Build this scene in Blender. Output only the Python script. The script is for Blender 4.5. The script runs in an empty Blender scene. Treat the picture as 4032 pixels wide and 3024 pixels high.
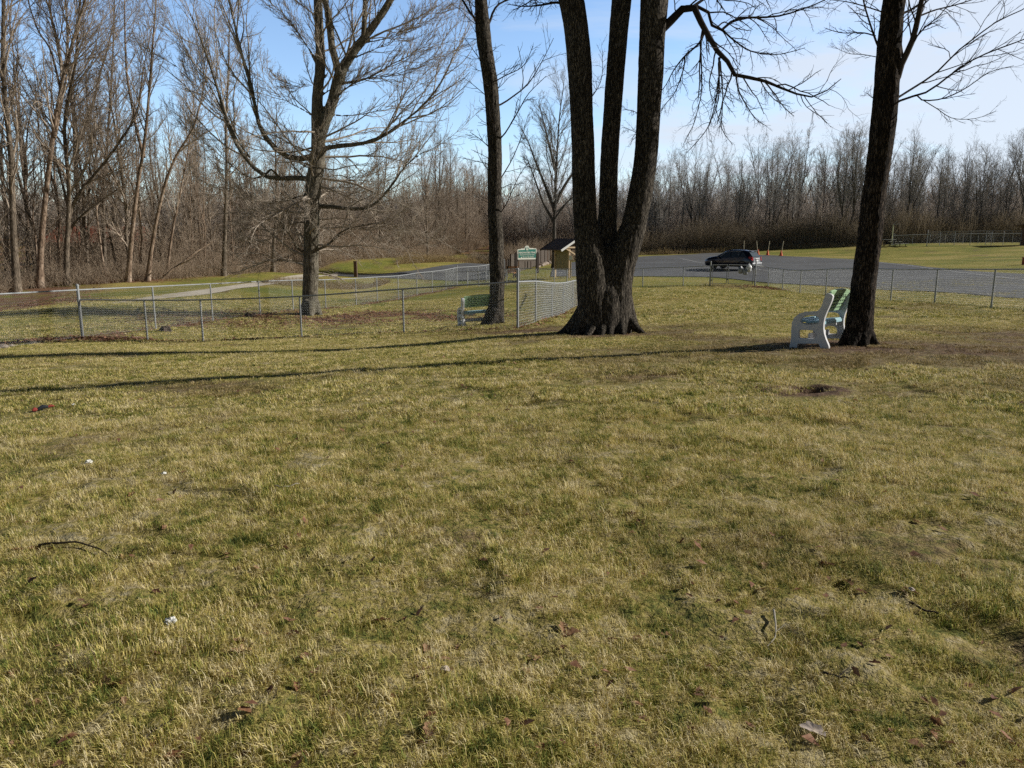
import bpy, bmesh, math, random
import numpy as np
from mathutils import Vector, Matrix

random.seed(7)
RNG = np.random.default_rng(11)
SC = bpy.context.scene
COL = SC.collection
PI = math.pi

# ------------------------------------------------------------------ camera model (used to turn measured picture points into places)
FPX, CX, CY = 3030.0, 2016.0, 1512.0
PITCH = math.atan((1512 - 930) / FPX)
CT, ST = math.cos(PITCH), math.sin(PITCH)
CAMH = 1.62

def P(px, py, d):
    """world point at forward distance d seen at photo pixel (px, py)"""
    u, v = (px - CX) / FPX, (CY - py) / FPX
    t = d / (CT + v * ST)
    return Vector((u * t, d, CAMH + t * (-ST + v * CT)))

# ------------------------------------------------------------------ noise
def _h(ix, iy, iz):
    n = (ix.astype(np.int64) * 374761393 + iy.astype(np.int64) * 668265263 + iz.astype(np.int64) * 2147483647) & 0x7fffffff
    n = ((n ^ (n >> 13)) * 1274126177) & 0x7fffffff
    return ((n ^ (n >> 16)) & 0xffff) / 65535.0

def vnoise(x, y, z=None):
    x = np.asarray(x, float); y = np.asarray(y, float)
    z = np.zeros_like(x) if z is None else np.asarray(z, float)
    x0, y0, z0 = np.floor(x), np.floor(y), np.floor(z)
    fx, fy, fz = x - x0, y - y0, z - z0
    fx, fy, fz = [f * f * (3 - 2 * f) for f in (fx, fy, fz)]
    r = 0
    for dx in (0, 1):
        for dy in (0, 1):
            for dz in (0, 1):
                w = (fx if dx else 1 - fx) * (fy if dy else 1 - fy) * (fz if dz else 1 - fz)
                r = r + w * _h(x0 + dx, y0 + dy, z0 + dz)
    return r * 2 - 1

def fbm(x, y, z=None, o=3):
    r, a, s = 0, 0.6, 1.0
    for k in range(o):
        r = r + a * vnoise(x * s + 17.3 * k, y * s - 9.1 * k, None if z is None else z * s + 5.7 * k)
        a *= 0.5; s *= 2.03
    return r

# ------------------------------------------------------------------ terrain
_ctrl = [  # (px, py, distance) of ground points read off the photograph
 (3262,1368,11.5),(3110,1372,11.85),(3390,1362,12.05),(2350,1316,16.6),(2150,1318,16.8),(2038,1296,21.3),(1930,1283,23.2),
 (1590,1312,21.8),(1188,1332,22.5),(800,1343,22.8),(581,1340,23.0),(325,1325,23.0),(0,1368,20.9),
 (614,1297,26.3),(838,1263,30.3),(1025,1240,33.7),(1155,1226,36.8),(1283,1215,39.2),(1403,1203,41.5),(1486,1190,45),(1569,1179,47.5),
 (1642,1164,51),(1702,1152,54),(1756,1143,56),(1800,1126,60),(1914,1116,64),
 (1222,1237,34.5),(2109,1268,23),(2173,1252,27.1),(2217,1238,30.6),(2255,1213,34.3),(2287,1197,37),(2276,1136,45),(2046,1122,52.5),
 (2182,1132,48.5),(2530,1131,46.5),(2689,1128,45.5),(2795,1124,44.5),(2972,1123,44.5),(3024,1132,44.8),(3080,1144,42.4),(3149,1156,39.8),
 (3250,1166,36.6),(3390,1178,33.2),(3506,1187,30.3),(3679,1195,27.1),(3902,1215,23.9),(4186,1240,20.8),
 (2500,1089,58),(2807,1093,57),(2970,1110,52),(3255,1126,45),(3513,1143,39.5),(3770,1157,36),(4032,1178,32),(2880,1058,67),
 (2505,1012,95),(2800,998,105),(2980,1003,98),(3364,1024,78),(3513,1038,69),(3700,1057,58),(4032,1080,48),(3190,1000,97),
 (2250,1089,63),(2112,1078,68),(2150,1045,85),(2017,1093,66),
 (300,1207,36),(823,1146,48),(1200,1092,65),(1400,1083,76),(1640,1086,75),(1800,1080,76),(1914,1044,100),
 (0,1235,38),(0,1180,47),(155,1126,53),(503,1112,54),(880,1087,62),(1076,1071,68),(1340,1032,82),(1640,1012,96),(1925,967,130),
 (1100,1075,72),(3550,962,105),(3900,958,103),(4300,955,103),(3800,1010,78),(4032,1030,62),(3380,966,112),(3000,977,118),(2600,1000,113),(2300,1000,110),
 (2800,1190,31),(2600,1215,27),(2500,1170,37),(3000,1230,25),(2750,1290,18.5),
]
_wpts = [(0,0,0),(-3,0,0),(3,0,.02),(-6,-6,-.1),(6,-6,.1),(0,-10,0),(-12,0,-.5),(12,0,.1),(-2,3,0),(2,3,.02),(0,6,-.02),(-4,6,-.12),(4,6,0),(4.5,9,-.03),
 (-3,10,-.28),(-8,9,-.5),(0,11,-.2),(-8,14,-.62),(-11,15.5,-.80),(-3,16,-.72),(9,12,-.1),(-14,10,-.9),(14,8,.05),(-40,0,-1.5),(40,0,.3),(-60,40,-2.4),(60,30,0),(0,-60,0),
 (-80,80,-2.3),(90,80,.8),(-60,130,-1.5),(0,160,.3),(80,150,1.0),(-150,150,0),(150,150,1.5),(0,300,2),(-250,300,2),(250,300,2),(-300,0,0),(300,0,1),(0,-200,0)]
_C = np.array([tuple(P(*c)) for c in _ctrl] + _wpts, float)

def _phi(r2): return np.sqrt(r2 + 9.0)
_n = len(_C)
_A = np.zeros((_n + 3, _n + 3))
_d2 = ((_C[:, None, :2] - _C[None, :, :2]) ** 2).sum(-1)
_A[:_n, :_n] = _phi(_d2) - np.eye(_n) * 0.12
_A[:_n, _n] = 1; _A[_n, :_n] = 1
_A[:_n, _n + 1:] = _C[:, :2] / 100; _A[_n + 1:, :_n] = _C[:, :2].T / 100
_W = np.linalg.solve(_A, np.concatenate([_C[:, 2], np.zeros(3)]))

def _px_xy(px, py, d):
    p = P(px, py, d); return p.x, p.y
PITS = [(3.22, 8.25, .27, .13, .16), (0.93 * 2.6, 3.75, .16, .1, .05), (1.62, 2.62, .2, .1, .05), (2.25, 2.6, .14, .1, .06), (-1.1, 4.9, .2, .09, .04), (1.0, 6.0, .25, .1, .04)]

def smooth_z(x, y):
    x = np.asarray(x, float); y = np.asarray(y, float)
    sh = x.shape; xf, yf = x.ravel(), y.ravel()
    out = np.empty_like(xf)
    for s in range(0, len(xf), 20000):
        a, b = xf[s:s + 20000], yf[s:s + 20000]
        r2 = (a[:, None] - _C[None, :, 0]) ** 2 + (b[:, None] - _C[None, :, 1]) ** 2
        out[s:s + 20000] = _phi(r2) @ _W[:_n] + _W[_n] + a / 100 * _W[_n + 1] + b / 100 * _W[_n + 2]
    return out.reshape(sh)

def ground_z(x, y):
    z = smooth_z(x, y)
    x = np.asarray(x, float); y = np.asarray(y, float)
    amp = np.clip((44 - y) / 10, 0, 1)
    amp = amp * np.interp(y, [5, 12], [1.0, .30])
    z = z + amp * (0.040 * fbm(x * 1.5, y * 1.5, o=2) + 0.034 * fbm(x * 4.6 + 3, y * 4.6, o=2))
    z = z + 0.03 * vnoise(x * .3, y * .3)
    for (a, b, rx, ry, dep) in PITS:
        q = ((x - a) / rx) ** 2 + ((y - b) / ry) ** 2
        z = z - dep * np.exp(-q * q * 1.2) + 0.06 * dep * np.exp(-((np.sqrt(q) - 1.35) ** 2) * 8)
    return z

def gz(x, y): return float(ground_z(np.array([x]), np.array([y]))[0])
def G(px, py, d):
    p = P(px, py, d); return Vector((p.x, p.y, gz(p.x, p.y)))

def dirt_mask(x, y):
    """0 = turf, 1 = bare soil"""
    x = np.asarray(x, float); y = np.asarray(y, float)
    n = fbm(x * .8, y * 1.1, o=3)
    def e(a, b, rx, ry): return np.clip(1.3 - np.sqrt(((x - a) / rx) ** 2 + ((y - b) / ry) ** 2), 0, 1)
    m = np.maximum.reduce([e(5.8, 12.0, 5.2, 2.2) * .80, e(8.0, 10.6, 5.0, 2.2) * .68, e(10.5, 14.5, 4, 3) * .55, e(2.0, 16.3, 1.9, 1.1), e(.3, 19.6, 1.9, 2.2) * .9, e(12.5, 43.6, 2.2, 1.2) * .7, e(2.3, 18.5, 3.5, 1.5) * .5,
                           e(3.2, 8.2, .5, .36) * 1.2, e(1.6, 3.9, 1.0, .5) * .45, e(2.3, 2.7, .5, .25) * .8])
    m = np.clip(m * 1.25 + n * .55 - .12, 0, 1) * (m > 0)
    m = np.maximum(m, np.clip((fbm(x * .55 + 40, y * .75, o=3) - .30) * 2.2, 0, .55))
    return np.clip(m, 0, 1)

# ------------------------------------------------------------------ mesh helpers
def mesh_np(name, verts, quads=None, tris=None, smooth=False):
    me = bpy.data.meshes.new(name)
    verts = np.asarray(verts, np.float32).reshape(-1, 3)
    me.vertices.add(len(verts)); me.vertices.foreach_set('co', verts.ravel())
    nq = 0 if quads is None else len(quads); nt = 0 if tris is None else len(tris)
    loops = np.concatenate([np.asarray(quads, np.int32).ravel() if nq else np.zeros(0, np.int32), np.asarray(tris, np.int32).ravel() if nt else np.zeros(0, np.int32)])
    me.loops.add(len(loops)); me.loops.foreach_set('vertex_index', loops.astype(np.int32))
    me.polygons.add(nq + nt)
    st = np.concatenate([np.arange(nq) * 4, nq * 4 + np.arange(nt) * 3]).astype(np.int32)
    me.polygons.foreach_set('loop_start', st)
    if smooth: me.polygons.foreach_set('use_smooth', np.ones(nq + nt, bool))
    me.update(calc_edges=True); me.validate()
    return me

class MB:
    """collects boxes, tubes and prisms, becomes ONE mesh object"""
    def __init__(s): s.v = []; s.f = []; s.sm = []
    def add(s, vs, fs, smooth=False):
        o = len(s.v); s.v += [tuple(v) for v in vs]
        for f in fs: s.f.append([o + i for i in f]); s.sm.append(smooth)
        return s
    def box(s, c, size, rot=None, bev=0.0):
        bm = bmesh.new(); bmesh.ops.create_cube(bm, size=1)
        bmesh.ops.scale(bm, vec=Vector(size), verts=bm.verts)
        if bev > 0: bmesh.ops.bevel(bm, geom=list(bm.edges), offset=bev, segments=2, affect='EDGES', profile=.5)
        if rot is not None: bmesh.ops.rotate(bm, cent=(0, 0, 0), matrix=rot, verts=bm.verts)
        bm.verts.index_update()
        s.add([v.co + Vector(c) for v in bm.verts], [[v.index for v in f.verts] for f in bm.faces]); bm.free(); return s
    def bar(s, a, b, w, h, up=(0, 0, 1)):
        a, b = Vector(a), Vector(b); d = (b - a); L = d.length; d.normalize()
        x = d.cross(Vector(up)); x = x.normalized() if x.length > 1e-4 else Vector((1, 0, 0)); z = x.cross(d)
        R = Matrix((x, d, z)).transposed()
        return s.box((a + b) / 2, (w, L, h), R)
    def tube(s, pts, r, n=8, caps=True, smooth=True):
        pts = [Vector(p) for p in pts]; K = len(pts)
        rs = r if isinstance(r, (list, tuple, np.ndarray)) else [r] * K
        vs = []; ref = None
        for i, p in enumerate(pts):
            t = (pts[min(i + 1, K - 1)] - pts[max(i - 1, 0)]).normalized()
            if ref is None: ref = t.orthogonal().normalized()
            a = (ref - t * ref.dot(t)).normalized(); ref = a; b = t.cross(a)
            for k in range(n):
                an = 2 * PI * k / n; vs.append(p + (a * math.cos(an) + b * math.sin(an)) * rs[i])
        fs = [[i * n + k, i * n + (k + 1) % n, (i + 1) * n + (k + 1) % n, (i + 1) * n + k] for i in range(K - 1) for k in range(n)]
        if caps == 'weld': return s.add(vs, fs + [list(range(n))[::-1], [(K - 1) * n + k for k in range(n)]], smooth)
        s.add(vs, fs, smooth)
        if caps: s.add(vs[:n], [list(range(n))[::-1]]); s.add(vs[-n:], [list(range(n))])
        return s
    def lathe(s, prof, c=(0, 0, 0), n=16):
        ring = lambda r, z: [(c[0] + r * math.cos(2 * PI * k / n), c[1] + r * math.sin(2 * PI * k / n), c[2] + z) for k in range(n)]
        for (r0, z0), (r1, z1) in zip(prof[:-1], prof[1:]):
            s.add(ring(r0, z0) + ring(r1, z1), [[k, (k + 1) % n, n + (k + 1) % n, n + k] for k in range(n)], True)
        s.add(ring(*prof[0]), [list(range(n))[::-1]]); s.add(ring(*prof[-1]), [list(range(n))])
        return s
    def prism(s, poly, a, b):
        """poly: list of 3D points; extruded from offset a to offset b (vectors)"""
        a, b = Vector(a), Vector(b); n = len(poly)
        vs = [Vector(p) + a for p in poly] + [Vector(p) + b for p in poly]
        fs = [list(range(n))[::-1], [n + i for i in range(n)]] + [[i, (i + 1) % n, n + (i + 1) % n, n + i] for i in range(n)]
        return s.add(vs, fs)
    def mesh(s, name):
        me = bpy.data.meshes.new(name); me.from_pydata(s.v, [], s.f)
        me.polygons.foreach_set('use_smooth', np.array(s.sm, bool)); me.update(); 
        bm = bmesh.new(); bm.from_mesh(me); bmesh.ops.recalc_face_normals(bm, faces=bm.faces); bm.to_mesh(me); bm.free()
        return me
    def build(s, name, mat, parent=None, loc=None): return obj(name, s.mesh(name), mat, parent, loc)

def obj(name, me, mat=None, parent=None, loc=None):
    o = bpy.data.objects.new(name, me); COL.objects.link(o)
    if mat is not None:
        me.materials.clear(); me.materials.append(mat)
    if parent is not None: o.parent = parent
    if loc is not None: o.location = loc
    return o

def tag(o, label=None, cat=None, group=None, kind=None):
    if label: o['label'] = label
    if cat: o['category'] = cat
    if group: o['group'] = group
    if kind: o['kind'] = kind
    return o

def empty(name, loc, label=None, cat=None, group=None, rz=0.0):
    o = bpy.data.objects.new(name, None); COL.objects.link(o); o.location = loc; o.rotation_euler = (0, 0, rz)
    o.empty_display_size = .2
    return tag(o, label, cat, group)

def kids(o): return [c for c in bpy.data.objects if c.parent == o]
def copy_tree(o, parent=None, children=None):
    c = o.copy(); COL.objects.link(c); c.parent = parent
    for ch in (children if children is not None else kids(o)):
        copy_tree(ch, c)
    return c

def curve_mesh(splines, extrude, bevel, name, res=2):
    """filled flat shape with holes (x, y) -> solid mesh"""
    cu = bpy.data.curves.new(name, 'CURVE'); cu.dimensions = '2D'; cu.fill_mode = 'BOTH'; cu.extrude = extrude; cu.bevel_depth = bevel; cu.bevel_resolution = res
    for pts in splines:
        sp = cu.splines.new('POLY'); sp.points.add(len(pts) - 1)
        for p, q in zip(sp.points, pts): p.co = (q[0], q[1], 0, 1)
        sp.use_cyclic_u = True
    o = bpy.data.objects.new(name, cu); COL.objects.link(o)
    dg = bpy.context.evaluated_depsgraph_get(); me = bpy.data.meshes.new_from_object(o.evaluated_get(dg))
    bpy.data.objects.remove(o); bpy.data.curves.remove(cu); return me

def text_mesh(body, size, name, extrude=.002, width=None):
    cu = bpy.data.curves.new(name, 'FONT'); cu.body = body; cu.size = size; cu.align_x = 'CENTER'; cu.align_y = 'CENTER'; cu.extrude = extrude; cu.offset = size * .028
    o = bpy.data.objects.new(name, cu); COL.objects.link(o)
    dg = bpy.context.evaluated_depsgraph_get(); me = bpy.data.meshes.new_from_object(o.evaluated_get(dg))
    bpy.data.objects.remove(o); bpy.data.curves.remove(cu)
    if width:
        xs = [v.co.x for v in me.vertices]; k = width / max(1e-6, max(xs) - min(xs))
        me.transform(Matrix.Diagonal((k, 1, 1, 1)))
    return me

def rm(o): bpy.data.objects.remove(o, do_unlink=True)

def resample(pts, n):
    """Catmull-Rom through pts (list of tuples of any length)"""
    p = np.array(pts, float)
    if len(p) == 2: return np.linspace(p[0], p[1], n)
    q = np.vstack([2 * p[0] - p[1], p, 2 * p[-1] - p[-2]])
    seg = np.linalg.norm(np.diff(p[:, :3], axis=0), axis=1); cum = np.concatenate([[0], np.cumsum(seg)])
    out = []
    for s in np.linspace(0, cum[-1], n):
        i = min(np.searchsorted(cum, s, side='right') - 1, len(p) - 2); t = (s - cum[i]) / max(seg[i], 1e-9)
        a, b, c, d = q[i], q[i + 1], q[i + 2], q[i + 3]
        out.append(.5 * ((2 * b) + (c - a) * t + (2 * a - 5 * b + 4 * c - d) * t * t + (3 * b - a - 3 * c + d) * t ** 3))
    return np.array(out)
# ------------------------------------------------------------------ materials
class NT:
    def __init__(s, name):
        s.m = bpy.data.materials.new(name); s.m.use_nodes = True; s.t = s.m.node_tree; s.t.nodes.clear()
        s.out = s.n('ShaderNodeOutputMaterial'); 
    def n(s, typ, **kw):
        x = s.t.nodes.new(typ)
        for k, v in kw.items(): setattr(x, k, v)
        return x
    def l(s, a, b): s.t.links.new(a, b)
    def coord(s, kind='Object', scale=(1, 1, 1)):
        if kind == 'World': src = s.n('ShaderNodeNewGeometry').outputs['Position']
        else: src = s.n('ShaderNodeTexCoord').outputs[kind]
        mp = s.n('ShaderNodeMapping'); mp.inputs['Scale'].default_value = scale; s.l(src, mp.inputs['Vector']); return mp.outputs[0]
    def noise(s, vec, scale=5, detail=4, rough=.55, dist=0):
        x = s.n('ShaderNodeTexNoise'); x.inputs['Scale'].default_value = scale; x.inputs['Detail'].default_value = detail
        x.inputs['Roughness'].default_value = rough; x.inputs['Distortion'].default_value = dist
        s.l(vec, x.inputs['Vector']); return x.outputs['Fac']
    def ramp(s, fac, stops, interp='LINEAR'):
        x = s.n('ShaderNodeValToRGB'); x.color_ramp.interpolation = interp; e = x.color_ramp.elements
        while len(e) < len(stops): e.new(.5)
        for el, (p, c) in zip(e, stops): el.position = p; el.color = (*c, 1) if len(c) == 3 else c
        s.l(fac, x.inputs[0]); return x.outputs[0]
    def mix(s, fac, a, b, mode='MIX'):
        x = s.n('ShaderNodeMix', data_type='RGBA', blend_type=mode)
        for sock, v in ((x.inputs[0], fac), (x.inputs[6], a), (x.inputs[7], b)):
            if isinstance(v, (int, float)): sock.default_value = v
            elif isinstance(v, tuple): sock.default_value = (*v, 1)
            else: s.l(v, sock)
        return x.outputs[2]
    def math(s, op, a, b=0.0, clamp=False):
        x = s.n('ShaderNodeMath', operation=op, use_clamp=clamp)
        for sock, v in zip(x.inputs, (a, b)):
            if isinstance(v, (int, float)): sock.default_value = v
            else: s.l(v, sock)
        return x.outputs[0]
    def bump(s, h, strength=.4, dist=.02):
        x = s.n('ShaderNodeBump'); x.inputs['Strength'].default_value = strength; x.inputs['Distance'].default_value = dist; s.l(h, x.inputs['Height']); return x.outputs[0]
    def bsdf(s, color, rough=.8, metal=0.0, normal=None, spec=.3, coat=0, trans=0.0):
        x = s.n('ShaderNodeBsdfPrincipled')
        for k, v in (('Base Color', color), ('Roughness', rough), ('Metallic', metal)):
            if isinstance(v, (int, float)): x.inputs[k].default_value = v
            elif isinstance(v, tuple): x.inputs[k].default_value = (*v, 1)
            else: s.l(v, x.inputs[k])
        x.inputs['Specular IOR Level'].default_value = spec
        if coat: x.inputs['Coat Weight'].default_value = coat; x.inputs['Coat Roughness'].default_value = .08
        if normal is not None: s.l(normal, x.inputs['Normal'])
        if trans:
            tr = s.n('ShaderNodeBsdfTranslucent')
            if isinstance(color, tuple): tr.inputs[0].default_value = (*color, 1)
            else: s.l(color, tr.inputs[0])
            ms = s.n('ShaderNodeMixShader'); ms.inputs[0].default_value = trans; s.l(x.outputs[0], ms.inputs[1]); s.l(tr.outputs[0], ms.inputs[2]); s.l(ms.outputs[0], s.out.inputs[0])
        else: s.l(x.outputs[0], s.out.inputs[0])
        return s.m

def worn(name, c, rough=.6, metal=0, var=.18, scale=6, bump=.1, spec=.3, coat=0):
    t = NT(name); v = t.coord('Object'); a = t.noise(v, scale, 5); b = t.noise(v, scale * 9, 3)
    dk = tuple(x * (1 - var) for x in c); lt = tuple(min(1, x * (1 + var)) for x in c)
    col = t.ramp(a, [(.3, dk), (.7, lt)])
    return t.bsdf(col, rough, metal, t.bump(b, bump, .004) if bump else None, spec, coat)

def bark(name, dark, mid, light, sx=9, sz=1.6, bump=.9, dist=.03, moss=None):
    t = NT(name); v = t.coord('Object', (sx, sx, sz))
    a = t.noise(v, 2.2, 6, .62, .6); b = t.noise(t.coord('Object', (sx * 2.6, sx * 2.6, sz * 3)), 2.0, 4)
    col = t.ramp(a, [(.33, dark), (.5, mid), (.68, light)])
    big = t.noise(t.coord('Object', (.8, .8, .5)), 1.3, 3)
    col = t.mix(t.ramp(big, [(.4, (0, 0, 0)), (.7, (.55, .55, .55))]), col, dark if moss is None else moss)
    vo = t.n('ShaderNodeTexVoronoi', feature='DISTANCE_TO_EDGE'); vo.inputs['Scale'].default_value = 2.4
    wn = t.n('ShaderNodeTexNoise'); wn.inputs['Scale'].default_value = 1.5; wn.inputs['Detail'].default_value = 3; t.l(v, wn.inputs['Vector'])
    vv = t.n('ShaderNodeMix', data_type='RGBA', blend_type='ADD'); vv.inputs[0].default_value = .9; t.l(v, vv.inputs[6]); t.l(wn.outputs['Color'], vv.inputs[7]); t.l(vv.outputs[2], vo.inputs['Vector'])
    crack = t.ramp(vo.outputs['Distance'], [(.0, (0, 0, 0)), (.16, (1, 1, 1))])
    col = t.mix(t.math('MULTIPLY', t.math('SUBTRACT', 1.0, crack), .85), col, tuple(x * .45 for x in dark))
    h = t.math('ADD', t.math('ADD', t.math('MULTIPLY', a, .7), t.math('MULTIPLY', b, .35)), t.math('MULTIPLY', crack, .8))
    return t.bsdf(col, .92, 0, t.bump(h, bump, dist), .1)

def twig(name, c1, c2):
    t = NT(name); a = t.noise(t.coord('Object'), 1.1, 3)
    oi = t.n('ShaderNodeObjectInfo').outputs['Random']
    col = t.ramp(a, [(.3, c1), (.7, c2)])
    col = t.mix(t.math('MULTIPLY', oi, .5), col, tuple(x * .6 for x in c1))
    return t.bsdf(col, .9, 0, None, .12)

M = {}
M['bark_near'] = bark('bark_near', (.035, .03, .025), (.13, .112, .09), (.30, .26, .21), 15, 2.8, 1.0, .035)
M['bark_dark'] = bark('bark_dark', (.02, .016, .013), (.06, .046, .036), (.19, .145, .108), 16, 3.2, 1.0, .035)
M['bark_maple'] = bark('bark_maple', (.10, .085, .065), (.23, .20, .155), (.38, .345, .28), 8, 1.3, .7, .02, (.13, .13, .085))
M['bark_pale'] = bark('bark_pale', (.18, .125, .09), (.34, .25, .18), (.52, .42, .33), 2.2, .7, .4, .02)
M['bark_brown'] = bark('bark_brown', (.10, .08, .06), (.23, .185, .14), (.38, .31, .24), 4, .8, .5, .02)
M['bark_grey'] = bark('bark_grey', (.075, .066, .056), (.16, .14, .118), (.27, .24, .205), 4, .8, .5, .02)
M['twig_maple'] = twig('twig_maple', (.34, .285, .225), (.52, .45, .37))
M['twig_near'] = twig('twig_near', (.03, .024, .022), (.075, .06, .052))
M['twig_pale'] = twig('twig_pale', (.36, .29, .23), (.54, .46, .38))
M['twig_brown'] = twig('twig_brown', (.34, .275, .21), (.52, .43, .345))
M['twig_grey'] = twig('twig_grey', (.34, .32, .295), (.52, .495, .46))
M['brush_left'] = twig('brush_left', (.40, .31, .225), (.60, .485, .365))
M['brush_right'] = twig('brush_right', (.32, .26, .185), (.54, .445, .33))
M['straw'] = twig('straw', (.34, .25, .13), (.52, .41, .24))
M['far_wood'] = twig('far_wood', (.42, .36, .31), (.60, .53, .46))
M['galv'] = worn('galvanised_steel', (.34, .355, .365), .6, .25, .12, 5, .05, .35)
M['wire'] = worn('fence_wire', (.44, .46, .46), .6, .2, .1, 5, 0, .4)
M['bench_frame'] = worn('bench_frame_plastic', (.66, .665, .68), .55, 0, .08, 4, .06)
M['bench_green'] = worn('bench_green_plastic', (.42, .63, .37), .55, 0, .1, 4, .06)
M['bench_blue'] = worn('bench_blue_plastic', (.33, .52, .58), .45, 0, .1, 4, .06)
M['hole'] = worn('dark_hole', (.012, .02, .016), .9, 0, .1, 4, 0)
M['car'] = worn('navy_paint', (.008, .010, .02), .25, 0, .05, 1, 0, .5, .8)
M['car_trim'] = worn('black_plastic', (.012, .012, .013), .6, 0, .05, 3, 0)
M['silver'] = worn('silver_trim', (.15, .158, .17), .4, .3, .1, 3, 0, .5)
M['chrome'] = worn('chrome_trim', (.75, .76, .78), .2, .9, .03, 3, 0, .5)
M['tyre'] = worn('tyre_rubber', (.016, .016, .017), .85, 0, .2, 9, .1)
M['rim'] = worn('wheel_rim', (.34, .35, .37), .35, .8, .1, 3, 0, .5)
M['red_lamp'] = worn('red_lamp', (.42, .012, .015), .2, 0, .1, 3, 0, .5, .5)
M['white'] = worn('white_paint', (.80, .80, .78), .5, 0, .05, 4, .03)
M['glass'] = worn('car_glass', (.055, .068, .082), .06, 0, .05, 1, 0, .8)
M['glass_rear'] = worn('rear_glass', (.10, .125, .145), .12, 0, .05, 1, 0, .8)
M['seat_pale'] = worn('pale_headrest', (.30, .31, .30), .6, 0, .1, 3, 0)
M['cone'] = worn('orange_cone', (.80, .13, .03), .5, 0, .1, 6, .03)
M['cone_pole'] = worn('pale_pole', (.72, .64, .44), .5, 0, .15, 6, 0)
M['cone_dark'] = worn('cone_foot', (.03, .03, .03), .8, 0, .1, 6, 0)
M['bag'] = worn('plastic_bag', (.70, .72, .74), .35, 0, .12, 9, .3, .4)
M['bag_grey'] = worn('grey_plastic_bag', (.30, .32, .34), .35, 0, .2, 9, .3, .4)
M['sign_green'] = worn('sign_green', (.03, .20, .155), .5, 0, .12, 5, 0)
M['sign_white'] = worn('sign_cream', (.80, .80, .70), .5, 0, .04, 5, 0)
M['wood_dark'] = worn('dark_stained_wood', (.035, .024, .018), .8, 0, .25, 5, .2)
M['wood_grey'] = worn('weathered_wood', (.14, .115, .095), .85, 0, .25, 5, .2)
M['wood_post'] = worn('brown_post', (.13, .082, .06), .85, 0, .2, 5, .2)
M['wood_orange'] = worn('orange_slats', (.50, .235, .085), .6, 0, .15, 5, .1)
M['wood_pale'] = worn('pale_timber', (.62, .47, .30), .7, 0, .1, 5, .1)
M['tan_wall'] = worn('tan_wall', (.34, .29, .16), .85, 0, .08, 2, .05)
M['shingle'] = None
t = NT('roof_shingles'); v = t.coord('Object'); br = t.n('ShaderNodeTexBrick'); br.inputs['Scale'].default_value = 7; br.inputs['Color1'].default_value = (.13, .095, .085, 1); br.inputs['Color2'].default_value = (.19, .14, .125, 1); br.inputs['Mortar'].default_value = (.012, .01, .01, 1)
t.l(v, br.inputs['Vector']); M['shingle'] = t.bsdf(br.outputs[0], .9)
M['red_roof'] = worn('red_roof', (.30, .085, .045), .9, 0, .2, 3, 0)
M['brick_wall'] = worn('pinkish_wall', (.26, .13, .10), .9, 0, .12, 3, 0)
M['pale_wall'] = worn('pale_wall', (.62, .60, .56), .8, 0, .06, 1, 0)
M['buff_wall'] = worn('buff_wall', (.46, .37, .27), .85, 0, .1, 1, 0)
M['grey_wall'] = worn('slate_wall', (.10, .12, .15), .85, 0, .1, 1, 0)
M['pole_yellow'] = worn('pale_yellow_pole', (.60, .62, .38), .5, 0, .12, 4, .05)
M['dark_metal'] = worn('dark_metal', (.03, .032, .036), .6, .3, .2, 4, 0)
M['leaf_brown'] = None
t = NT('dry_leaf'); oi = t.n('ShaderNodeObjectInfo').outputs['Random']; a = t.noise(t.coord('Object'), 25, 3)
c = t.ramp(oi, [(0, (.20, .085, .045)), (.35, (.34, .17, .085)), (.7, (.42, .27, .15)), (1, (.16, .07, .045))])
c = t.mix(t.ramp(a, [(.35, (.0, .0, .0)), (.7, (.6, .6, .6))]), c, (.13, .065, .04)); M['leaf_brown'] = t.bsdf(c, .75, 0, None, .25, 0, .25)
t = NT('leaf_litter_leaf'); a = t.noise(t.coord('World'), 30, 2); b = t.noise(t.coord('World'), 1.2, 3)
c = t.ramp(a, [(.25, (.11, .055, .038)), (.45, (.25, .125, .075)), (.6, (.36, .20, .13)), (.78, (.50, .36, .24))]); M['litter'] = t.bsdf(c, .8, 0, None, .2, 0, .2)
M['paper'] = worn('white_scrap', (.70, .70, .66), .8, 0, .12, 20, .2)
M['leaf_pale'] = worn('pale_leaf', (.50, .42, .36), .8, 0, .2, 30, .2)
M['toy_black'] = worn('dark_cloth', (.018, .022, .03), .8, 0, .3, 20, .2)
M['toy_red'] = worn('red_rag', (.30, .05, .04), .8, 0, .3, 20, .2)
M['stone'] = worn('field_stone', (.33, .27, .22), .9, 0, .3, 6, .4)
M['rot_wood'] = worn('rotten_wood', (.075, .055, .042), .95, 0, .4, 6, .5)
M['twig_stick'] = worn('dry_stick', (.05, .036, .028), .9, 0, .3, 20, .1)
M['twig_bleached'] = worn('bleached_stick', (.36, .33, .27), .9, 0, .2, 20, .1)

# turf seen from the lawn: soil between the blades and a blade colour shared by ground and blades
def turf_colour(t, rnd=None):
    w = t.coord('World'); n1 = t.noise(w, .5, 4, .6); n2 = t.noise(w, 2.4, 4, .65); n3 = t.noise(w, 8, 3, .65); n4 = t.noise(w, 24, 2, .6)
    dev = lambda n, k: t.math('MULTIPLY', t.math('SUBTRACT', n, .5), k)
    f = t.math('ADD', t.math('ADD', dev(n1, .55), dev(n4, 1.1)), t.math('ADD', dev(n2, .95), dev(n3, 1.15)))
    if rnd is not None: f = t.math('ADD', f, dev(rnd, .8))
    f = t.math('ADD', f, .60)
    return t.ramp(f, [(.10, (.06, .09, .02)), (.30, (.24, .295, .06)), (.48, (.52, .46, .12)), (.66, (.72, .59, .22)), (.90, (.86, .75, .46))])

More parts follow.
